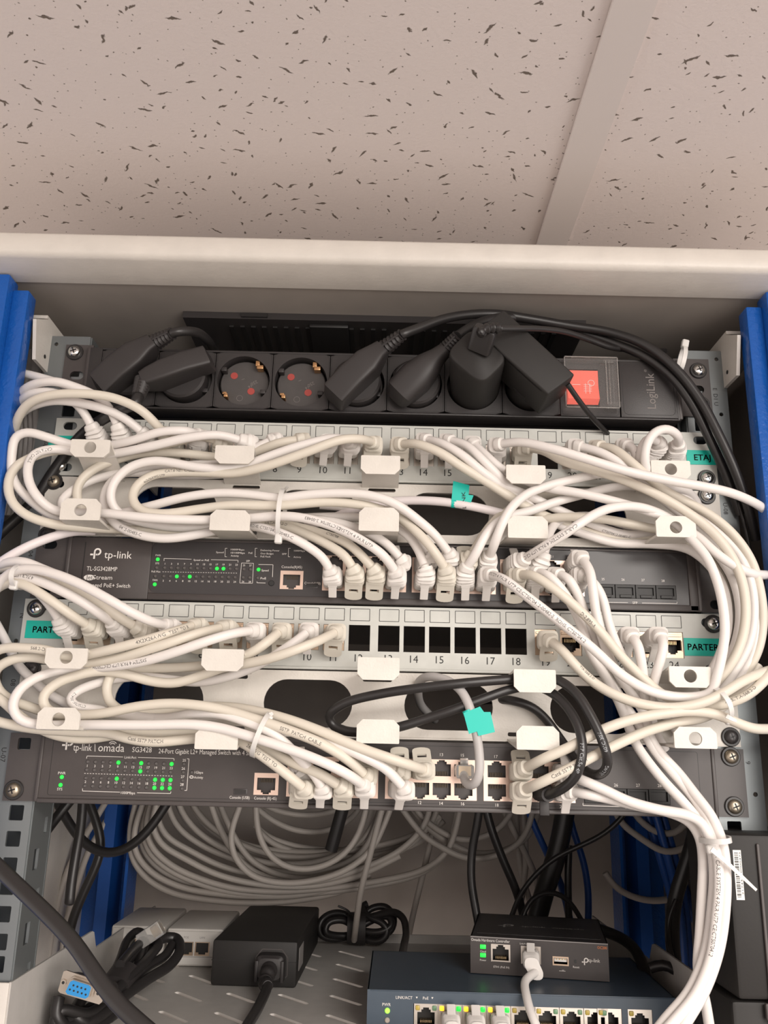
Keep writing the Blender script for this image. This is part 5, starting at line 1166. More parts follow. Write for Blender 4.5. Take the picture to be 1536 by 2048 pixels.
def jack(cx, zc, w_, h_, parent, F, y=1.0, up=1, shell='shield_silver', lamps=None):
    zc2 = zc-.4
    hs = [(cx-5.9,cx+5.9,zc2-4.6,zc2+3.0,0),(cx-3.2,cx+3.2,zc2+2.9,zc2+4.6,0),(cx-2,cx+2,zc2+4.5,zc2+5.8,0)]
    if up < 0: hs = [(a,b_,2*zc2-d_,2*zc2-c_,0) for a,b_,c_,d_,_ in hs]
    f = MB().plate(cx-w_/2,cx+w_/2,zc-h_/2,zc+h_/2,y,y+1,hs); f.box(cx-w_/2,cx-w_/2+.6,y-1,y+1,zc-h_/2,zc+h_/2)
    f = f.build('port',shell,parent,smooth=False,xf=F.xf())
    dk = MB(); gd = MB(); dk.box(cx-6.5,cx+6.5,y+9,y+10,zc-7,zc+7)
    for s in (-1,1): dk.box(cx+s*6.2-.3,cx+s*6.2+.3,y+1,y+9,zc-7,zc+7)
    dk.box(cx-6.5,cx+6.5,y+1,y+9,zc-6.4,zc-5.9); dk.box(cx-6.5,cx+6.5,y+1,y+9,zc+5.9,zc+6.4)
    for k in range(8): zz = zc2-up*4.2; gd.box(cx-3.6+k*1.03-.2,cx-3.6+k*1.03+.2,y+3,y+8,min(zz,zz+up*1.6),max(zz,zz+up*1.6))
    dk.build('port_cavity','port_inside',f,smooth=False,xf=F.xf()); gd.build('contact_pins','contact',f,smooth=False,xf=F.xf())
    if lamps:
        for s, m_ in zip((-1,1), lamps):
            if m_: MB().box(cx+s*5.7-1.5,cx+s*5.7+1.5,y-.7,y+.2,zc+h_/2-4.2,zc+h_/2-1.2,.6).build('port_lamp',m_,f,xf=F.xf())
    return f
lit = {1:('led_amber','led_green'),2:('led_amber','led_green'),3:('led_amber','led_green')}
for k in range(8): jack(cols[k], (pz_0+pz_1)/2, pw_-.1, pz_1-pz_0, hk, F, lamps=lit.get(k, ('led_amber_off','led_green_off')))
for g in gx: jack(g, (pz_0+pz_1)/2+.2, 16.4, pz_1-pz_0, hk, F, lamps=('led_amber_off',None))
MB().box(p0x-.4,p0x+8*pw_+.2,-.15,.02,-2+2.0,3.4).build('red_strip','red_print',hk,smooth=False,xf=F.xf())
for g in gx: MB().box(g-8.3,g+8.3,-.15,.02,0,3.4).build('pale_strip','sticker_white',hk,smooth=False,xf=F.xf())
t = MB(); R_ = F.R@np.array([1.,0,0])
def TF(mb, F, txt, x, z, h, y=-.2, width=None, align='l'): return T(mb, txt, F.pt(x,y,z), h=h, width=width, align=align, right=tuple(F.R@np.array([1.,0,0])))
TF(t,F,'LINK/ACT',19.5,22.2,1.9); TF(t,F,'PoE',38,22.2,1.9); TF(t,F,'PWR',10.4,17.6,2.0); TF(t,F,'PoE-MAX',8.6,4.4,1.9)
for x in (33.8,44.4): t.add([F.pt(x-.7,-.2,23.8),F.pt(x+.7,-.2,23.8),F.pt(x,-.2,22.6)],[(0,1,2)])
for k in range(8): TF(t,F,str(k+1),cols[k],.9,1.7,align='c')
t.build('printed_lettering','ink_white',hk,smooth=False)
t = MB(); TF(t,F,'G1',gx[0],.7,1.8,align='c'); TF(t,F,'G2',gx[1],.7,1.8,align='c'); t.build('dark_lettering','ink_bluegrey',hk,smooth=False)
for z, m_ in ((14.8,'led_lime'),(9.0,'led_grey')):
    c = F.pt(13.9,0,z); MB().cyl(c,(0,-1,0),1.75,1.0,18,c2=.5).build('led',m_,hk)
# ---- controller on top
F2 = Fr((72.73, 114.3, SZ+.5+Hh+.6), -.1727)
ct = thing('network_controller', 'small dark controller box lettered Omada Hardware Controller, on the blue switch', 'controller', tuple(F2.pt(0,0,0)))
hs = [(15.2,29.4,8.6,20.4,0),(37.2,51.6,8.4,20.3,0),(60,71.5,8.6,14.6,0)]
MB().plate(0,100,0,25,0,1,hs).build('front_face','device',ct,smooth=False,xf=F2.xf())
b = MB().box(0,100,.5,97,24.2,25,.3); b.box(0,1,.5,97,0,25); b.box(99,100,.5,97,0,25); b.box(0,100,96,97,0,25); b.box(0,100,1,97,0,.8); b.box(4,96,12,90,24.9,25.3,.2); b.build('case','device_inset',ct,smooth=False,xf=F2.xf())
MB().box(0,100,-.2,.2,24.3,25,.1).build('top_edge','ink_dim',ct,xf=F2.xf())
for i,(x,y) in enumerate(((6,8),(94,8),(6,90),(94,90))): MB().cyl(F2.pt(x,y,-.6),(0,0,1),3.5,.7,16).build('foot','black_rubber',ct)
def cjack(x0, x1, z0, z1):
    return jack((x0+x1)/2,(z0+z1)/2,x1-x0,z1-z0,ct,F2,y=.2,up=1,shell='shield_silver')
cjack(15.2,29.4,8.6,20.4); cjack(37.2,51.6,8.4,20.3)
f = MB().plate(60,71.5,8.6,14.6,-.4,.6,[(60.9,70.6,9.6,13.6,0)]).build('usb_port','shield_gold',ct,smooth=False,xf=F2.xf()); MB().box(61.2,70.4,1,8,10.9,13.2,.1).build('usb_tongue','sticker_white',f,xf=F2.xf()); MB().box(60.9,70.6,6,8,9.6,13.6).build('usb_cavity','port_inside',f,xf=F2.xf())
b = MB()
for k in range(4): b.box(62.2+k*2.1,63.4+k*2.1,.8,1.2,12.2,13)
b.build('usb_contacts','contact',f,smooth=False,xf=F2.xf())
for z in (16.7,11.0): MB().box(7.2,11.4,-.5,.4,z,z+2.8,.3).build('led','led_green',ct,xf=F2.xf())
MB().cyl(F2.pt(76.5,-.1,12),(0,1,0),1.3,.3,16).build('reset_hole','black_dark',ct)
t = MB(); TF(t,F2,'Omada Hardware Controller',.6,21.7,1.9,width=28.5); TF(t,F2,'Cloud',7.2,14.3,1.3); TF(t,F2,'Power',7,8.5,1.3); TF(t,F2,'ETH1 (PoE IN)',17,4.5,1.4); TF(t,F2,'Link/Act',36.5,21.2,1.2); TF(t,F2,'Reset',74.5,7.6,1.5); TF(t,F2,'tp-link',85.6,12.2,2.5,width=8.2)
l2 = MB(); logo(l2, 0, 0, 3.3, 0); v = np.concatenate(l2.v); t.add(np.array([F2.pt(84+p[0],-.2,13.2+p[2]) for p in v]), l2.f)
LN = lambda a,b_: line_f(a,b_)
for (a0,a1,c0,c1) in ((64.5,69,5.0,5.25),(66.5,68,5.6,5.8)): t.add([F2.pt(a0,-.2,c0),F2.pt(a1,-.2,c0),F2.pt(a1,-.2,c1),F2.pt(a0,-.2,c1)],[(0,1,2,3)])
t.build('printed_lettering','ink_white',ct,smooth=False)
t = MB(); TF(t,F2,'OC200',92.3,21.2,1.9,width=6.8); t.build('model_lettering','ink_orange',ct,smooth=False)
t = MB(); rt = F2.R@np.array([1.,0,0]); ru = F2.R@np.array([0,1.,0]); T(t,'tp-link',F2.pt(37,44,25.36),h=6,width=19,right=tuple(rt),up=tuple(ru)); T(t,'omada',F2.pt(61,44,25.36),h=6,width=25,right=tuple(rt),up=tuple(ru))
v = np.concatenate(l2.v)*2.6; t.add(np.array([F2.pt(27+p[0],48+p[2],25.36) for p in v]), l2.f); t.build('embossed_lettering','ink_dim',ct,smooth=False)
def small_plug(root, F, x, z, up, nxt):
    a = F.pt(x,0,z); o = F.R@np.array([0,-1.,0]); U = np.array([0,0,float(up)]); X = F.R@np.array([1.,0,0])
    fixnormals(MB().loft([(a-o*4,X,U,5.7,3.6,8),(a+o*7,X,U,5.7,3.8,8)],16).build('plug','clear_plastic',root))
    pts = [a+o*5, a+o*9, a+o*13, a+o*17, a+o*21+(nxt-(a+o*21))*.1, nxt]; secs = []
    N = 16
    for i in range(N+1):
        s = i/N*5; k = min(int(s),4); c = pts[k]*(1-(s-k))+pts[k+1]*(s-k); w_ = 6.3-1.6*i/N; 
        if 3 < i < 13: w_ += .35 if i%2 else -.35
        secs.append((c,X,U,w_,w_*.85,4 if i < 13 else 2.6))
    fixnormals(MB().loft(secs,18).build('boot','boot_white',root,sharp=24))
    g = MB(); ax = X; q0 = a+o*12+U*4.5; q1 = a+o*6+U*9.2; q2 = a+o*1.5+U*8.0
    nn = lambda p,q: np.cross(unit(q-p),ax)
    g.loft([(q0,ax,nn(q0,q1),2.9,.8,6),(q1,ax,nn(q0,q1)*.5+nn(q1,q2)*.5,2.9,.8,6),(q2,ax,nn(q1,q2),2.9,.7,6)],12); fixnormals(g.build('latch_guard','boot_white',root,sharp=30))
zj = (pz_0+pz_1)/2-.2
for k, lb in ((1,'leftmost of three white patch cables plugged side by side into the blue switch'),(2,'middle one of three white patch cables in the blue switch'),(3,'rightmost of three white patch cables side by side in the blue switch')):
    a = F.pt(cols[k],0,zj); n0 = a+np.array([0,-24,-3]); t = thing('patch_cable', lb, 'cable', tuple(n0), 'patch cables in the blue shelf switch'); small_plug(t, F, cols[k], zj, 1, n0)
    q = catmull([n0+np.array([0,2,.3]), n0+np.array([0,-6,-4]), n0+np.array([1,-14,-18]), n0+np.array([2,-18,-45]), n0+np.array([4,-10,-90])]); tube(MB(), q, 2.9).build('jacket','cable_white',t,sharp=80)
a = F2.pt(44.4,0,13.8); n0 = a+np.array([0,-22,-7]); t = thing('patch_cable', 'white patch cable in the second port of the small controller, drooping over the blue switch', 'cable', tuple(n0)); small_plug(t, F2, 44.4, 13.8, 1, n0)
q = catmull([n0+np.array([0,2,.8]), P(1050,1962,-74), P(1053,1992,-58), P(1060,2020,-48), P(1072,2050,-40), P(1090,2090,-36)]); tube(MB(), q, 2.9).build('jacket','cable_white',t,sharp=80)
# ---- power brick of the blue switch
zt_ = -114.3
br_ = thing('power_adapter', 'big black adapter brick on the shelf with a mains lead plugged in its front', 'power adapter', (-96,180,SZ))
Fb = Fr((-130.5, 180, SZ+.3), -.04)
MB().box(0,69.5,0,165,0,34,2.2).build('brick','adapter_black',br_,xf=Fb.xf()); MB().box(-.1,69.6,-.12,164,18.6,19.0).build('parting_seam','black_dark',br_,smooth=False,xf=Fb.xf())
MB().box(69.45,69.75,12,40,10,27).build('rating_label','ink_dim',br_,smooth=False,xf=Fb.xf())
ic = MB(); o8 = [(36,9),(36,22),(41,28),(57,28),(62,22),(62,9),(59,6),(39,6)]; outline(ic,o8,.8,-.3); ic = ic.build('inlet_rim','device_ear',br_,smooth=False,xf=Fb.xf())
ml = thing('mains_lead', 'black mains lead with moulded plug entering the front of the shelf adapter', 'cable', tuple(Fb.pt(49,-10,14)))
b = MB(); b.loft([((49,1,16.5),(1,0,0),(0,0,1),11.6,9.6,5),((49,-10,16.5),(1,0,0),(0,0,1),11.2,9.2,5),((49,-12,16),(1,0,0),(0,0,1),9.6,7.8,4)],24); b.box(37.5,40,-13,-1,6.5,22,.5); b.box(58,60.5,-13,-1,6.5,22,.5); b.box(44,54,-10.5,-9.5,23.5,25,.2); fixnormals(b.build('plug_body','plug_black',ml,xf=Fb.xf()))
s0 = Fb.pt(49,-10,15.5); q = [s0, Fb.pt(49,-18,14), Fb.pt(48.5,-26,10), ONZ(535,1972,-136)]; q = catmull(q,1.0); rr = [6.4-2.2*i/len(q)+(.5*math.sin(i*.9)) for i in range(len(q))]; tube(MB(),q,5,rr=rr,n=16).build('strain_relief','plug_black',ml)
q = catmull([Fb.pt(48.5,-24,11), ONZ(536,1970,-136), ONZ(520,2008,-142), ONZ(498,2046,-143), ONZ(470,2090,-143)]); tube(MB(),q,3.8).build('jacket','black_rubber',ml,sharp=80)
# ---- white injectors
for i,(xa,xb,yf,lb) in enumerate(((-233,-185,246,'left of two white injector boxes at the back of the shelf, behind the serial lead'),(-181.5,-131.5,238,'right of two white injector boxes, its two ports beside the black adapter'))):
    t = thing('power_injector', lb, 'injector', ((xa+xb)/2,yf,SZ), None); zt = SZ+31; b = MB(); X = (1,0,0); Z = (0,0,1); cx = (xa+xb)/2; hw = (xb-xa)/2
    cz = SZ+.5+15.5
    hs = [(cx-13.6,cx-.6,SZ+9.5,SZ+20.5,0),(cx+.6,cx+13.6,SZ+9.5,SZ+20.5,0)] 
    b.box(xa,xb,yf+1.5,yf+92,SZ+.4,zt,2.4); b.build('case','injector_white',t)
    MB().plate(xa+2,xb-2,SZ+2.5,zt-2.2,yf,yf+1.8,hs).build('front_face','injector_white',t,smooth=False)
    MB().box(xa+.5,xb-.5,yf-.3,yf+1,SZ+8.4,SZ+8.8).build('case_seam','ink_dim',t,smooth=False)
    for s in (-1,1):
        c_ = cx+s*7.1; f = MB().plate(c_-6.5,c_+6.5,SZ+9.5,SZ+20.5,yf-.2,yf+.6,[(c_-5.4,c_+5.4,SZ+12.2,SZ+19.8,0),(c_-3,c_+3,SZ+10.6,SZ+12.3,0)]).build('port','shield_gold',t,smooth=False)
        MB().box(c_-5.6,c_+5.6,yf+1.4,yf+1.5,SZ+10,SZ+20.3).build('port_cavity','port_inside',f,smooth=False)
    tt = MB(); T(tt,'POE',(cx-9.5,yf-.1,SZ+23.2),h=1.8); T(tt,'LAN',(cx+4.5,yf-.1,SZ+23.2),h=1.8); tt.build('printed_lettering','ink_dim',t,smooth=False)
# ---- serial lead
sl = thing('serial_cable', 'coiled black console cable with blue nine-hole serial connector and clear plug, on the shelf', 'cable', tuple(P(230,1960,-90)))
DY = -42
def pxz(x, y, D): p = P(x,y,D); return (p[0],p[2])
pl = [pxz(x,y,DY) for x,y in ((127,1943),(133,1941),(206,1965),(211,1970),(204,2004),(198,2009),(120,1986),(116,1981))]
fixnormals(MB().prism(pl, -DY, -DY+1.6).build('connector_plate','nickel',sl,sharp=30))
dsh = [pxz(x,y,DY) for x,y in ((146,1957),(152,1954),(186,1965),(190,1970),(184,1990),(178,1994),(140,1984),(136,1978))]
cx_ = np.mean([p[0] for p in dsh]); cz_ = np.mean([p[1] for p in dsh])
fixnormals(MB().prism([(cx_+(x-cx_)*1.14,cz_+(z-cz_)*1.14) for x,z in dsh], -DY-2, -DY).build('shell_skirt','nickel',sl)); fixnormals(MB().prism(dsh, -DY-6, -DY).build('connector_shell','nickel',sl)); fixnormals(MB().prism([(cx_+(x-cx_)*.93,cz_+(z-cz_)*.91) for x,z in dsh], -DY-6.6, -DY-1).build('connector_insert','serial_blue',sl))
hx = unit(np.array([pxz(186,1965,DY)[0]-pxz(152,1954,DY)[0],0,pxz(186,1965,DY)[1]-pxz(152,1954,DY)[1]])); hz_ = np.array([-hx[2],0,hx[0]]); cc = np.array([cx_,-DY-6.65,cz_])
ph = None
for row,n_ in ((1,4),(-1,5)):
    for k in range(n_):
        p = cc+hx*(k-(n_-1)/2)*2.75+hz_*row*1.45
        MB().cyl(p,(0,-1,0),.65,.1,10).build('pin_hole','port_inside',sl)
for x,y in ((128,1964),(197,1986)): p = P(x,y,DY); MB().cyl(p,(0,-1,0),2.0,1.6,6).build('jack_screw','nickel',sl); MB().cyl(p+np.array([0,-1.6,0]),(0,-1,0),1.0,.1,10).build('screw_hole','port_inside',sl)
b = MB(); bc = P(163,1976,DY); b.loft([(bc+np.array([0,1.5,0]),hx,hz_,15,6.5,6),(bc+np.array([2,14,-3]),hx,hz_,15,7,5),(bc+np.array([6,26,-6]),hx,hz_,11,6.5,4),(bc+np.array([9,34,-8]),hx,hz_,5,4.5,3)],20); fixnormals(b.build('connector_hood','plug_black',sl))
coil = [ '165,1995,-78 150,2030,-60 190,2052,-70 235,2020,-95 262,1960,-130 292,1905,-160 326,1876,-180 352,1876,-185 360,1900,-170 340,1930,-150 296,1958,-125 248,1992,-100 196,2036,-72 140,2060,-55 112,2030,-48 118,1995,-52',
 '118,1998,-60 112,2040,-50 160,2070,-60 220,2036,-82 256,1976,-112 282,1912,-145 290,1872,-165 274,1862,-170 256,1880,-160 238,1926,-128 216,1968,-105 180,2016,-75 130,2044,-55',
 '240,1930,-110 268,1898,-140 300,1876,-160 318,1884,-160 300,1912,-140 262,1950,-112 224,1990,-90 176,2028,-66 120,2020,-50 106,2050,-48 150,2086,-60',
 '344,1890,-176 330,1912,-160 300,1930,-142 258,1965,-112 212,2010,-85 160,2048,-62 116,2056,-50',
 '236,1950,-118 262,1916,-140 284,1890,-152 296,1880,-156']
for k, s in enumerate(coil): tube(MB(), catmull(parse(s)), 3.6 if k else 4.0).build('loop','black_rubber',sl,sharp=80)
pc = P(240,1960,-112); dr = unit(P(262,1930,-128)-P(222,1985,-98)); a_ = unit(np.cross(dr,(0,0,1))); u_ = np.cross(a_,dr); fixnormals(MB().loft([(pc-dr*9,a_,u_,11,9,2.4),(pc+dr*9,a_,u_,11,9,2.4)],24).build('binding_wrap','plug_black',sl))
p = P(302,1868,-150); e_ = unit(P(322,1856,-150)-P(284,1882,-152)); a_ = unit(np.cross(e_,(0,-1,0))); fixnormals(MB().loft([(p-e_*10,a_,(0,1,0),5.8,4,8),(p+e_*10,a_,(0,1,0),5.8,4,8)],16).build('clear_plug','clear_plastic',sl)); MB().loft([(p+e_*2,a_,(0,1,0),4,3,8),(p+e_*8,a_,(0,1,0),4,3,8)],8).build('contact_pins','contact',sl)
# ---- black coil with a twist tie near the shelf's rear lip
bc_ = thing('coiled_lead', 'black coiled lead bound with a twist tie behind the shelf adapter, feeding the blue switch', 'cable', tuple(P(720,1860,-350)))
for k,s in enumerate(('712,1850,-345 690,1828,-345 660,1828,-340 640,1845,-335 640,1868,-335 665,1878,-338 700,1872,-342','712,1856,-340 686,1840,-336 655,1846,-332 650,1864,-330 680,1872,-336 716,1868,-340','716,1848,-340 740,1818,-345 772,1814,-345 788,1836,-340 782,1862,-335 752,1870,-335 716,1862,-338','716,1856,-336 750,1838,-338 778,1832,-336 784,1850,-332 760,1864,-330 722,1862,-334','714,1866,-340 734,1880,-334 762,1882,-330 776,1866,-330 764,1844,-332 736,1834,-336 724,1812,-344 734,1808,-346','722,1842,-338 756,1830,-334 790,1824,-326 806,1836,-318 812,1862,-300 808,1890,-260 804,1912,-200')):
    tube(MB(), catmull(parse(s)), 3.4).build('loop','black_rubber',bc_,sharp=80)
p = P(711,1856,-338); fixnormals(MB().loft([(p+np.array([-8,0,0]),(0,1,0),(0,0,1),12,14,2.4),(p+np.array([10,0,0]),(0,1,0),(0,0,1),12,15,2.4)],20).build('binding_wrap','plug_black',bc_)); tube(MB(), catmull(parse('708,1845,-330 698,1822,-322 676,1812,-320')), 1).build('twist_tie','black_rubber',bc_)

# ---------------------------------------------------------------- behind the equipment
def strand(label, path, m, r, cat='cable', name='cable', group=None, ends=0):
    c = catmull(parse(path), 5); t = tube(MB(), c, r, n=10).build(name, m, None, loc=tuple(c[len(c)//2]), sharp=80); return tag(t, label, cat, group)
G = 'pale cable loops hanging behind the lower switch'
rear = ['285,1560,-330 272,1605,-330 260,1660,-330 263,1712,-330 292,1756,-332 344,1786,-335 420,1800,-338 500,1806,-340 600,1800,-342 690,1780,-342 740,1750,-345',
 '300,1560,-322 286,1608,-322 270,1655,-322 270,1702,-322 302,1744,-324 362,1774,-328 440,1788,-332 520,1793,-335 600,1790,-336 690,1768,-338 730,1740,-340',
 '316,1560,-312 302,1610,-312 292,1652,-312 302,1692,-312 342,1730,-314 402,1758,-318 472,1777,-322 560,1783,-326 650,1777,-328 740,1765,-328 850,1738,-328 896,1700,-325 916,1640,-322 925,1590,-320',
 '330,1565,-300 312,1612,-300 304,1652,-300 322,1688,-300 372,1718,-304 422,1744,-308 482,1762,-312 562,1773,-316 642,1770,-320 720,1750,-322 800,1712,-322',
 '335,1570,-342 336,1612,-342 354,1652,-342 402,1690,-345 462,1716,-348 522,1736,-350 582,1746,-350 662,1738,-350 722,1706,-348 752,1650,-345 768,1590,-342',
 '352,1570,-334 358,1612,-334 384,1652,-334 434,1690,-336 502,1718,-340 562,1728,-342 642,1722,-342 702,1694,-340 736,1640,-338 750,1590,-336',
 '380,1570,-352 384,1614,-352 424,1656,-354 482,1686,-356 542,1700,-358 622,1704,-358 702,1700,-358 780,1686,-356 840,1664,-354 880,1630,-350',
 '430,1570,-326 442,1614,-326 472,1680,-326 504,1722,-328 546,1746,-330 602,1758,-332 662,1752,-334 742,1728,-336 820,1690,-338 866,1640,-338 880,1590,-336',
 '492,1570,-288 480,1612,-288 463,1660,-288 466,1706,-288 502,1750,-290 562,1766,-292 622,1762,-294 692,1740,-296 742,1700,-298 772,1640,-300 790,1590,-300',
 '512,1570,-296 512,1614,-296 516,1662,-296 537,1708,-298 582,1736,-300 640,1734,-302 690,1706,-304 720,1660,-306 736,1600,-306',
 '500,1590,-360 540,1616,-360 602,1630,-362 662,1624,-362 712,1600,-362', '500,1600,-348 524,1626,-348 582,1658,-350 650,1662,-352 700,1640,-352 730,1600,-352',
 '510,1650,-364 534,1672,-364 602,1694,-366 682,1700,-366 742,1696,-366 802,1682,-364 844,1660,-362 870,1620,-360',
 '780,1580,-316 806,1620,-316 846,1670,-316 882,1694,-318 932,1716,-322 992,1712,-326 1042,1682,-328 1062,1640,-328 1070,1590,-328',
 '810,1580,-330 836,1625,-330 882,1664,-332 932,1680,-334 992,1662,-336 1022,1626,-336 1040,1590,-336']
lbl = ['lowest and widest pale cable loop behind the lower switch','second widest pale loop, just inside the lowest one','pale loop whose right end climbs beyond the coiled lead','fourth pale loop of the left nest, over the injectors','pale loop with a bend between the two small hooks, left nest','pale loop in the middle of the left nest behind the lower switch','shallow pale loop high in the left nest','pale loop crossing the nest diagonally from the left',
 'nearest pale loop of the nest, hanging as a deep hook','second deep hook shaped pale loop, right of the nearest','topmost shallow pale arc under the lower switch','second shallow pale arc under the lower switch','long flat pale arc behind the hooks','large pale arc right of the nest reaching toward the controller','small pale arc right of the nest above the large one']
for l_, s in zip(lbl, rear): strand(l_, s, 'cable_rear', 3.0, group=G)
for k, dx, dy, dd in ((1,14,-9,-14),(3,10,-16,-20),(4,18,-10,-8),(5,22,-14,-12),(6,8,12,-8),(7,-16,8,16),(12,10,14,6),(13,14,-10,-22),(2,-6,8,-10)):
    s = ' '.join('%g,%g,%g' % (float(a)+dx, float(b_)+dy, float(c_)+dd) for a, b_, c_ in (t_.split(',') for t_ in rear[k].split()))
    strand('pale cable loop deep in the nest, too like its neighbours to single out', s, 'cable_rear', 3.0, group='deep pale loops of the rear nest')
for l_, s in (('pale cable falling straight down behind the black coiled lead','775,1580,-290 758,1640,-292 740,1710,-296 722,1780,-300 712,1850,-310 708,1880,-330'),('pale cable slanting down to the shelf lip right of the coiled lead','880,1580,-350 868,1650,-352 848,1740,-358 826,1830,-362 812,1900,-368'),
 ('pale cable slanting right behind the controller','990,1580,-350 1012,1630,-350 1042,1690,-352 1070,1750,-356 1084,1830,-360'),('pale cable dropping straight behind the controller','1044,1580,-360 1048,1640,-360 1052,1710,-360 1046,1780,-362 1030,1860,-364'),('pale cable crossing the other two behind the controller','1030,1580,-366 1034,1650,-366 1040,1730,-366 1056,1790,-366 1078,1860,-366'),
 ('pale bundle strand at the upper right behind the post, outer','1220,1590,-250 1238,1640,-252 1290,1682,-256 1330,1704,-260 1380,1690,-262 1410,1640,-262'),('pale bundle strand at the upper right behind the post, inner','1250,1590,-262 1270,1630,-262 1310,1664,-264 1350,1668,-266 1384,1630,-266'),('lettered cream cable arc in front of the blue rear post','1210,1745,-300 1230,1774,-300 1272,1796,-300 1318,1802,-300 1362,1792,-300'),
 ('left of two pale cables hanging against the left side panel','220,1590,-330 196,1630,-322 160,1690,-310 128,1760,-300 108,1840,-296 94,1930,-292 90,2000,-290'),('right of two pale cables hanging against the left side panel','240,1590,-340 214,1640,-334 178,1700,-324 154,1770,-314 132,1850,-308 124,1930,-304 122,1990,-302')):
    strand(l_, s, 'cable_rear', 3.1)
for l_, s in (('blue cable slanting down behind the controller','1044,1590,-330 1068,1650,-330 1098,1716,-332 1126,1780,-336 1142,1860,-340'),('blue cable bowing right of the black sleeve','1130,1590,-340 1146,1660,-340 1166,1720,-340 1176,1780,-340 1176,1860,-340'),('blue cable lowest, left of the black sleeve foot','1112,1740,-350 1124,1780,-350 1136,1820,-350 1146,1870,-350'),
 ('left strand of the thick blue bundle right of the rear post','1286,1590,-270 1304,1660,-270 1328,1740,-272 1346,1810,-276 1356,1880,-280 1362,1960,-284'),('middle strand of the thick blue bundle','1300,1590,-262 1320,1660,-262 1342,1740,-264 1358,1810,-268 1366,1880,-272 1370,1960,-276'),('right strand of the thick blue bundle','1314,1590,-270 1334,1660,-270 1356,1740,-272 1370,1810,-276 1376,1880,-280 1380,1960,-284'),('blue cable leaning right behind the white bundle','1340,1700,-290 1364,1760,-290 1388,1830,-292 1402,1900,-294 1410,1970,-296')):
    strand(l_, s, 'cable_blue', 3.4 if 'bundle' not in l_ else 3.8)
for l_, s, r in (('black lead reaching down from the lower switch to the controller back','962,1590,-200 954,1650,-205 944,1700,-210 942,1760,-212 950,1810,-212 957,1850,-208',3.6),('black cable slanting behind the controller from the same corner','966,1590,-260 980,1650,-262 1006,1720,-266 1032,1780,-270 1052,1850,-276',4),
 ('thick black braided sleeve dropping behind the controller','1134,1590,-300 1126,1650,-300 1110,1720,-302 1090,1780,-306 1068,1860,-310',9.5),('slim black cable rising from behind the controller to the upper right','1022,1836,-262 1040,1790,-258 1072,1748,-254 1116,1712,-248 1164,1690,-240 1210,1666,-232 1248,1630,-226 1270,1590,-222',2.3),
 ('slim black cable arching low behind the controller','1040,1850,-240 1056,1806,-244 1082,1786,-248 1112,1784,-250 1142,1806,-252 1168,1850,-252',2.3),('black cable dropping beside the sleeve','1138,1690,-306 1136,1750,-306 1138,1860,-306',3.5),
 ('wide black strap behind the nest of pale loops','690,1600,-300 676,1650,-304 662,1700,-308',6.5),
 ('thick black lead crossing the left rail flange at the top','150,1590,-120 128,1616,-118 100,1652,-112 72,1690,-100 40,1730,-90',4.0),('black lead swooping across the left blue rear post','112,1600,-200 134,1640,-200 166,1684,-200 204,1706,-200 244,1702,-200 290,1668,-200 332,1610,-200 350,1580,-200',4.0),
 ('black cable snaking down in front of the left blue rear post','172,1590,-230 190,1636,-230 202,1680,-230 198,1716,-230 176,1766,-230 150,1826,-230 138,1870,-230 136,1940,-230',4.0),
 ('doubled black lead at the right, falling past the blue bundle','1398,1610,-190 1386,1680,-190 1368,1740,-192 1350,1800,-196 1344,1860,-200 1350,1940,-204',6.0),('thin black loop beside the doubled lead','1352,1800,-190 1336,1840,-190 1338,1890,-192 1350,1930,-194',1.9),
 ('black cable rolling over the right end of the blue switch','1196,1858,-190 1240,1874,-180 1272,1900,-160 1288,1940,-140 1300,1990,-120',4.4),('black cable arching in front of the right shelf flange','1300,1936,-120 1326,1926,-118 1352,1938,-112 1374,1968,-100 1396,2010,-90 1420,2060,-80',3.8)):
    strand(l_, s, 'black_rubber', r)
b = MB(); c = catmull(parse('166,1590,-90 162,1650,-88 150,1720,-84 141,1780,-80 139,1806,-80'),4); rr = [3.5]*len(c); tube(b, np.vstack([c, c[-1]+np.array([0,0,-1.0]), c[-1]+np.array([0,0,-1.7])]), 3.5, rr=rr+[2.9,1.3], n=14)
tag(b.build('power_lead','black_rubber',None,loc=tuple(c[4])), 'thick black lead hanging with a blunt round end beside the left rail', 'cable')
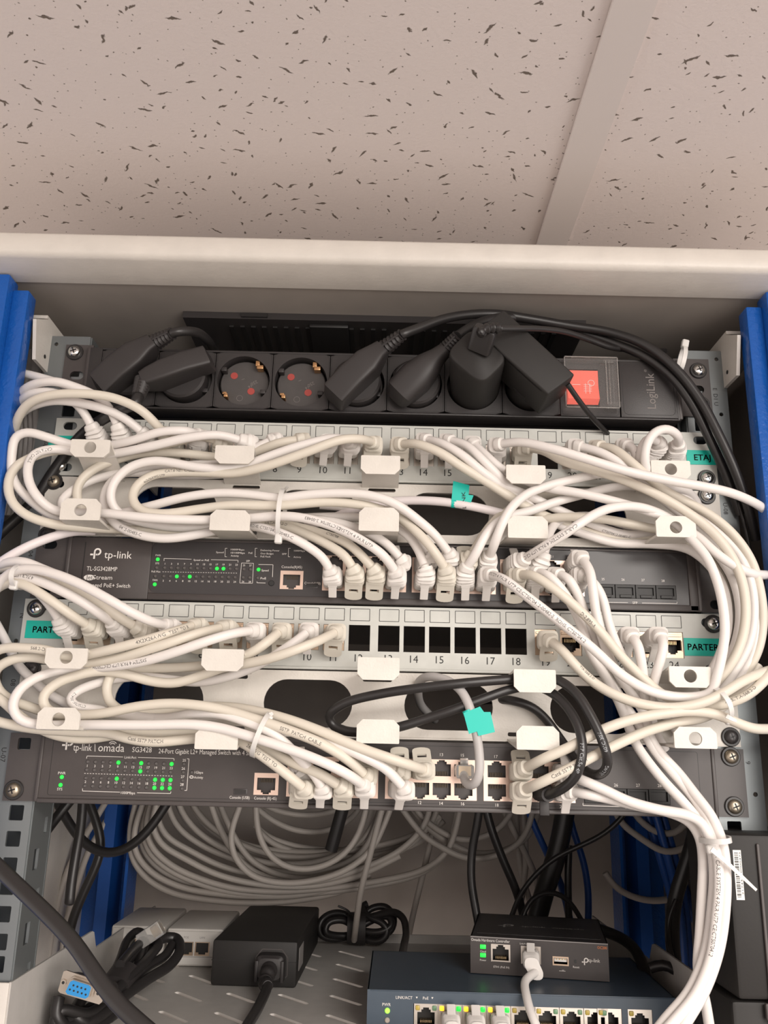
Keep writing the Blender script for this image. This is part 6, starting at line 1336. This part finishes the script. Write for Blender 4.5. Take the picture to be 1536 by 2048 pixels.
strand('thick black cable crossing the lower left corner in front of everything', '-40,1700,60 0,1738,66 50,1786,74 100,1834,82 150,1888,90 190,1948,98 232,2004,104 290,2056,110 340,2100,114', 'black_rubber', 4.4, name='power_lead')
# cables stacked beside the left rail (seen through the gap)
for k,l_ in enumerate(('innermost','second','third','fourth','outermost')):
    strand('%s of five pale cables stacked upright in the gap beside the left rail'%l_, '%d,660,%d %d,720,%d %d,800,%d %d,880,%d %d,950,%d %d,1030,%d'%(88-9*k,-34-6*k,80-9*k,-30-6*k,72-9*k,-24-6*k,74-9*k,-20-6*k,64-9*k,-22-6*k,48-9*k,-30-6*k), 'cable_white', 3.0)
# black housing at the right with barcode sticker
hs = thing('equipment_housing', 'tall black housing at the lower right with a white barcode sticker', 'housing', (240,-20,-250))
MB().box(214,300,-32,40,-98,-7,2.5).build('upper_shell','adapter_black',hs); MB().box(210.5,300,-30,40,-420,-99,2.5).build('lower_shell','adapter_black',hs)
MB().box(231.5,233.5,-34,-31.6,-420,-12,.8).build('edge_rib','device_ear',hs); MB().box(228.5,237,-34.4,-31.4,-108,-99,1).build('hinge_knuckle','device_ear',hs)
a = P(1467,1700,32.3); c = P(1481,1800,32.3); sx0_, sx1_ = a[0]-.6, c[0]+2.6; sz0_, sz1_ = c[2], a[2]
st = MB().box(sx0_,sx1_,-32.4,-32.05,sz0_,sz1_).build('barcode_sticker','sticker_white',hs,smooth=False)
b = MB(); z = sz0_+1.4; rs = random.Random(3)
while z < sz1_-1.6: w_ = rs.choice((.22,.22,.4,.6)); b.box(sx0_+.7,sx1_-1.9,-32.5,-32.4,z,z+w_); z += w_+rs.choice((.22,.3,.5))
b.build('barcode','ink_black',st,smooth=False); T(MB(),'21743110000475',(sx1_-.4,-32.5,sz0_+3),h=.95,width=24,right=(0,0,1),up=(-1,0,0)).build('sticker_lettering','ink_black',st,smooth=False)
for o in bpy.data.objects:
    if o.name.split('.')[0] in ('printed_lettering','printed_text','port_numbers','field_outlines','unit_marks','contact_pins','barcode','rating_print','usb_contacts','brand_lettering','sticker_lettering','embossed_lettering'): o['kind'] = 'stuff'
    if '_o' in o: del o['_o']
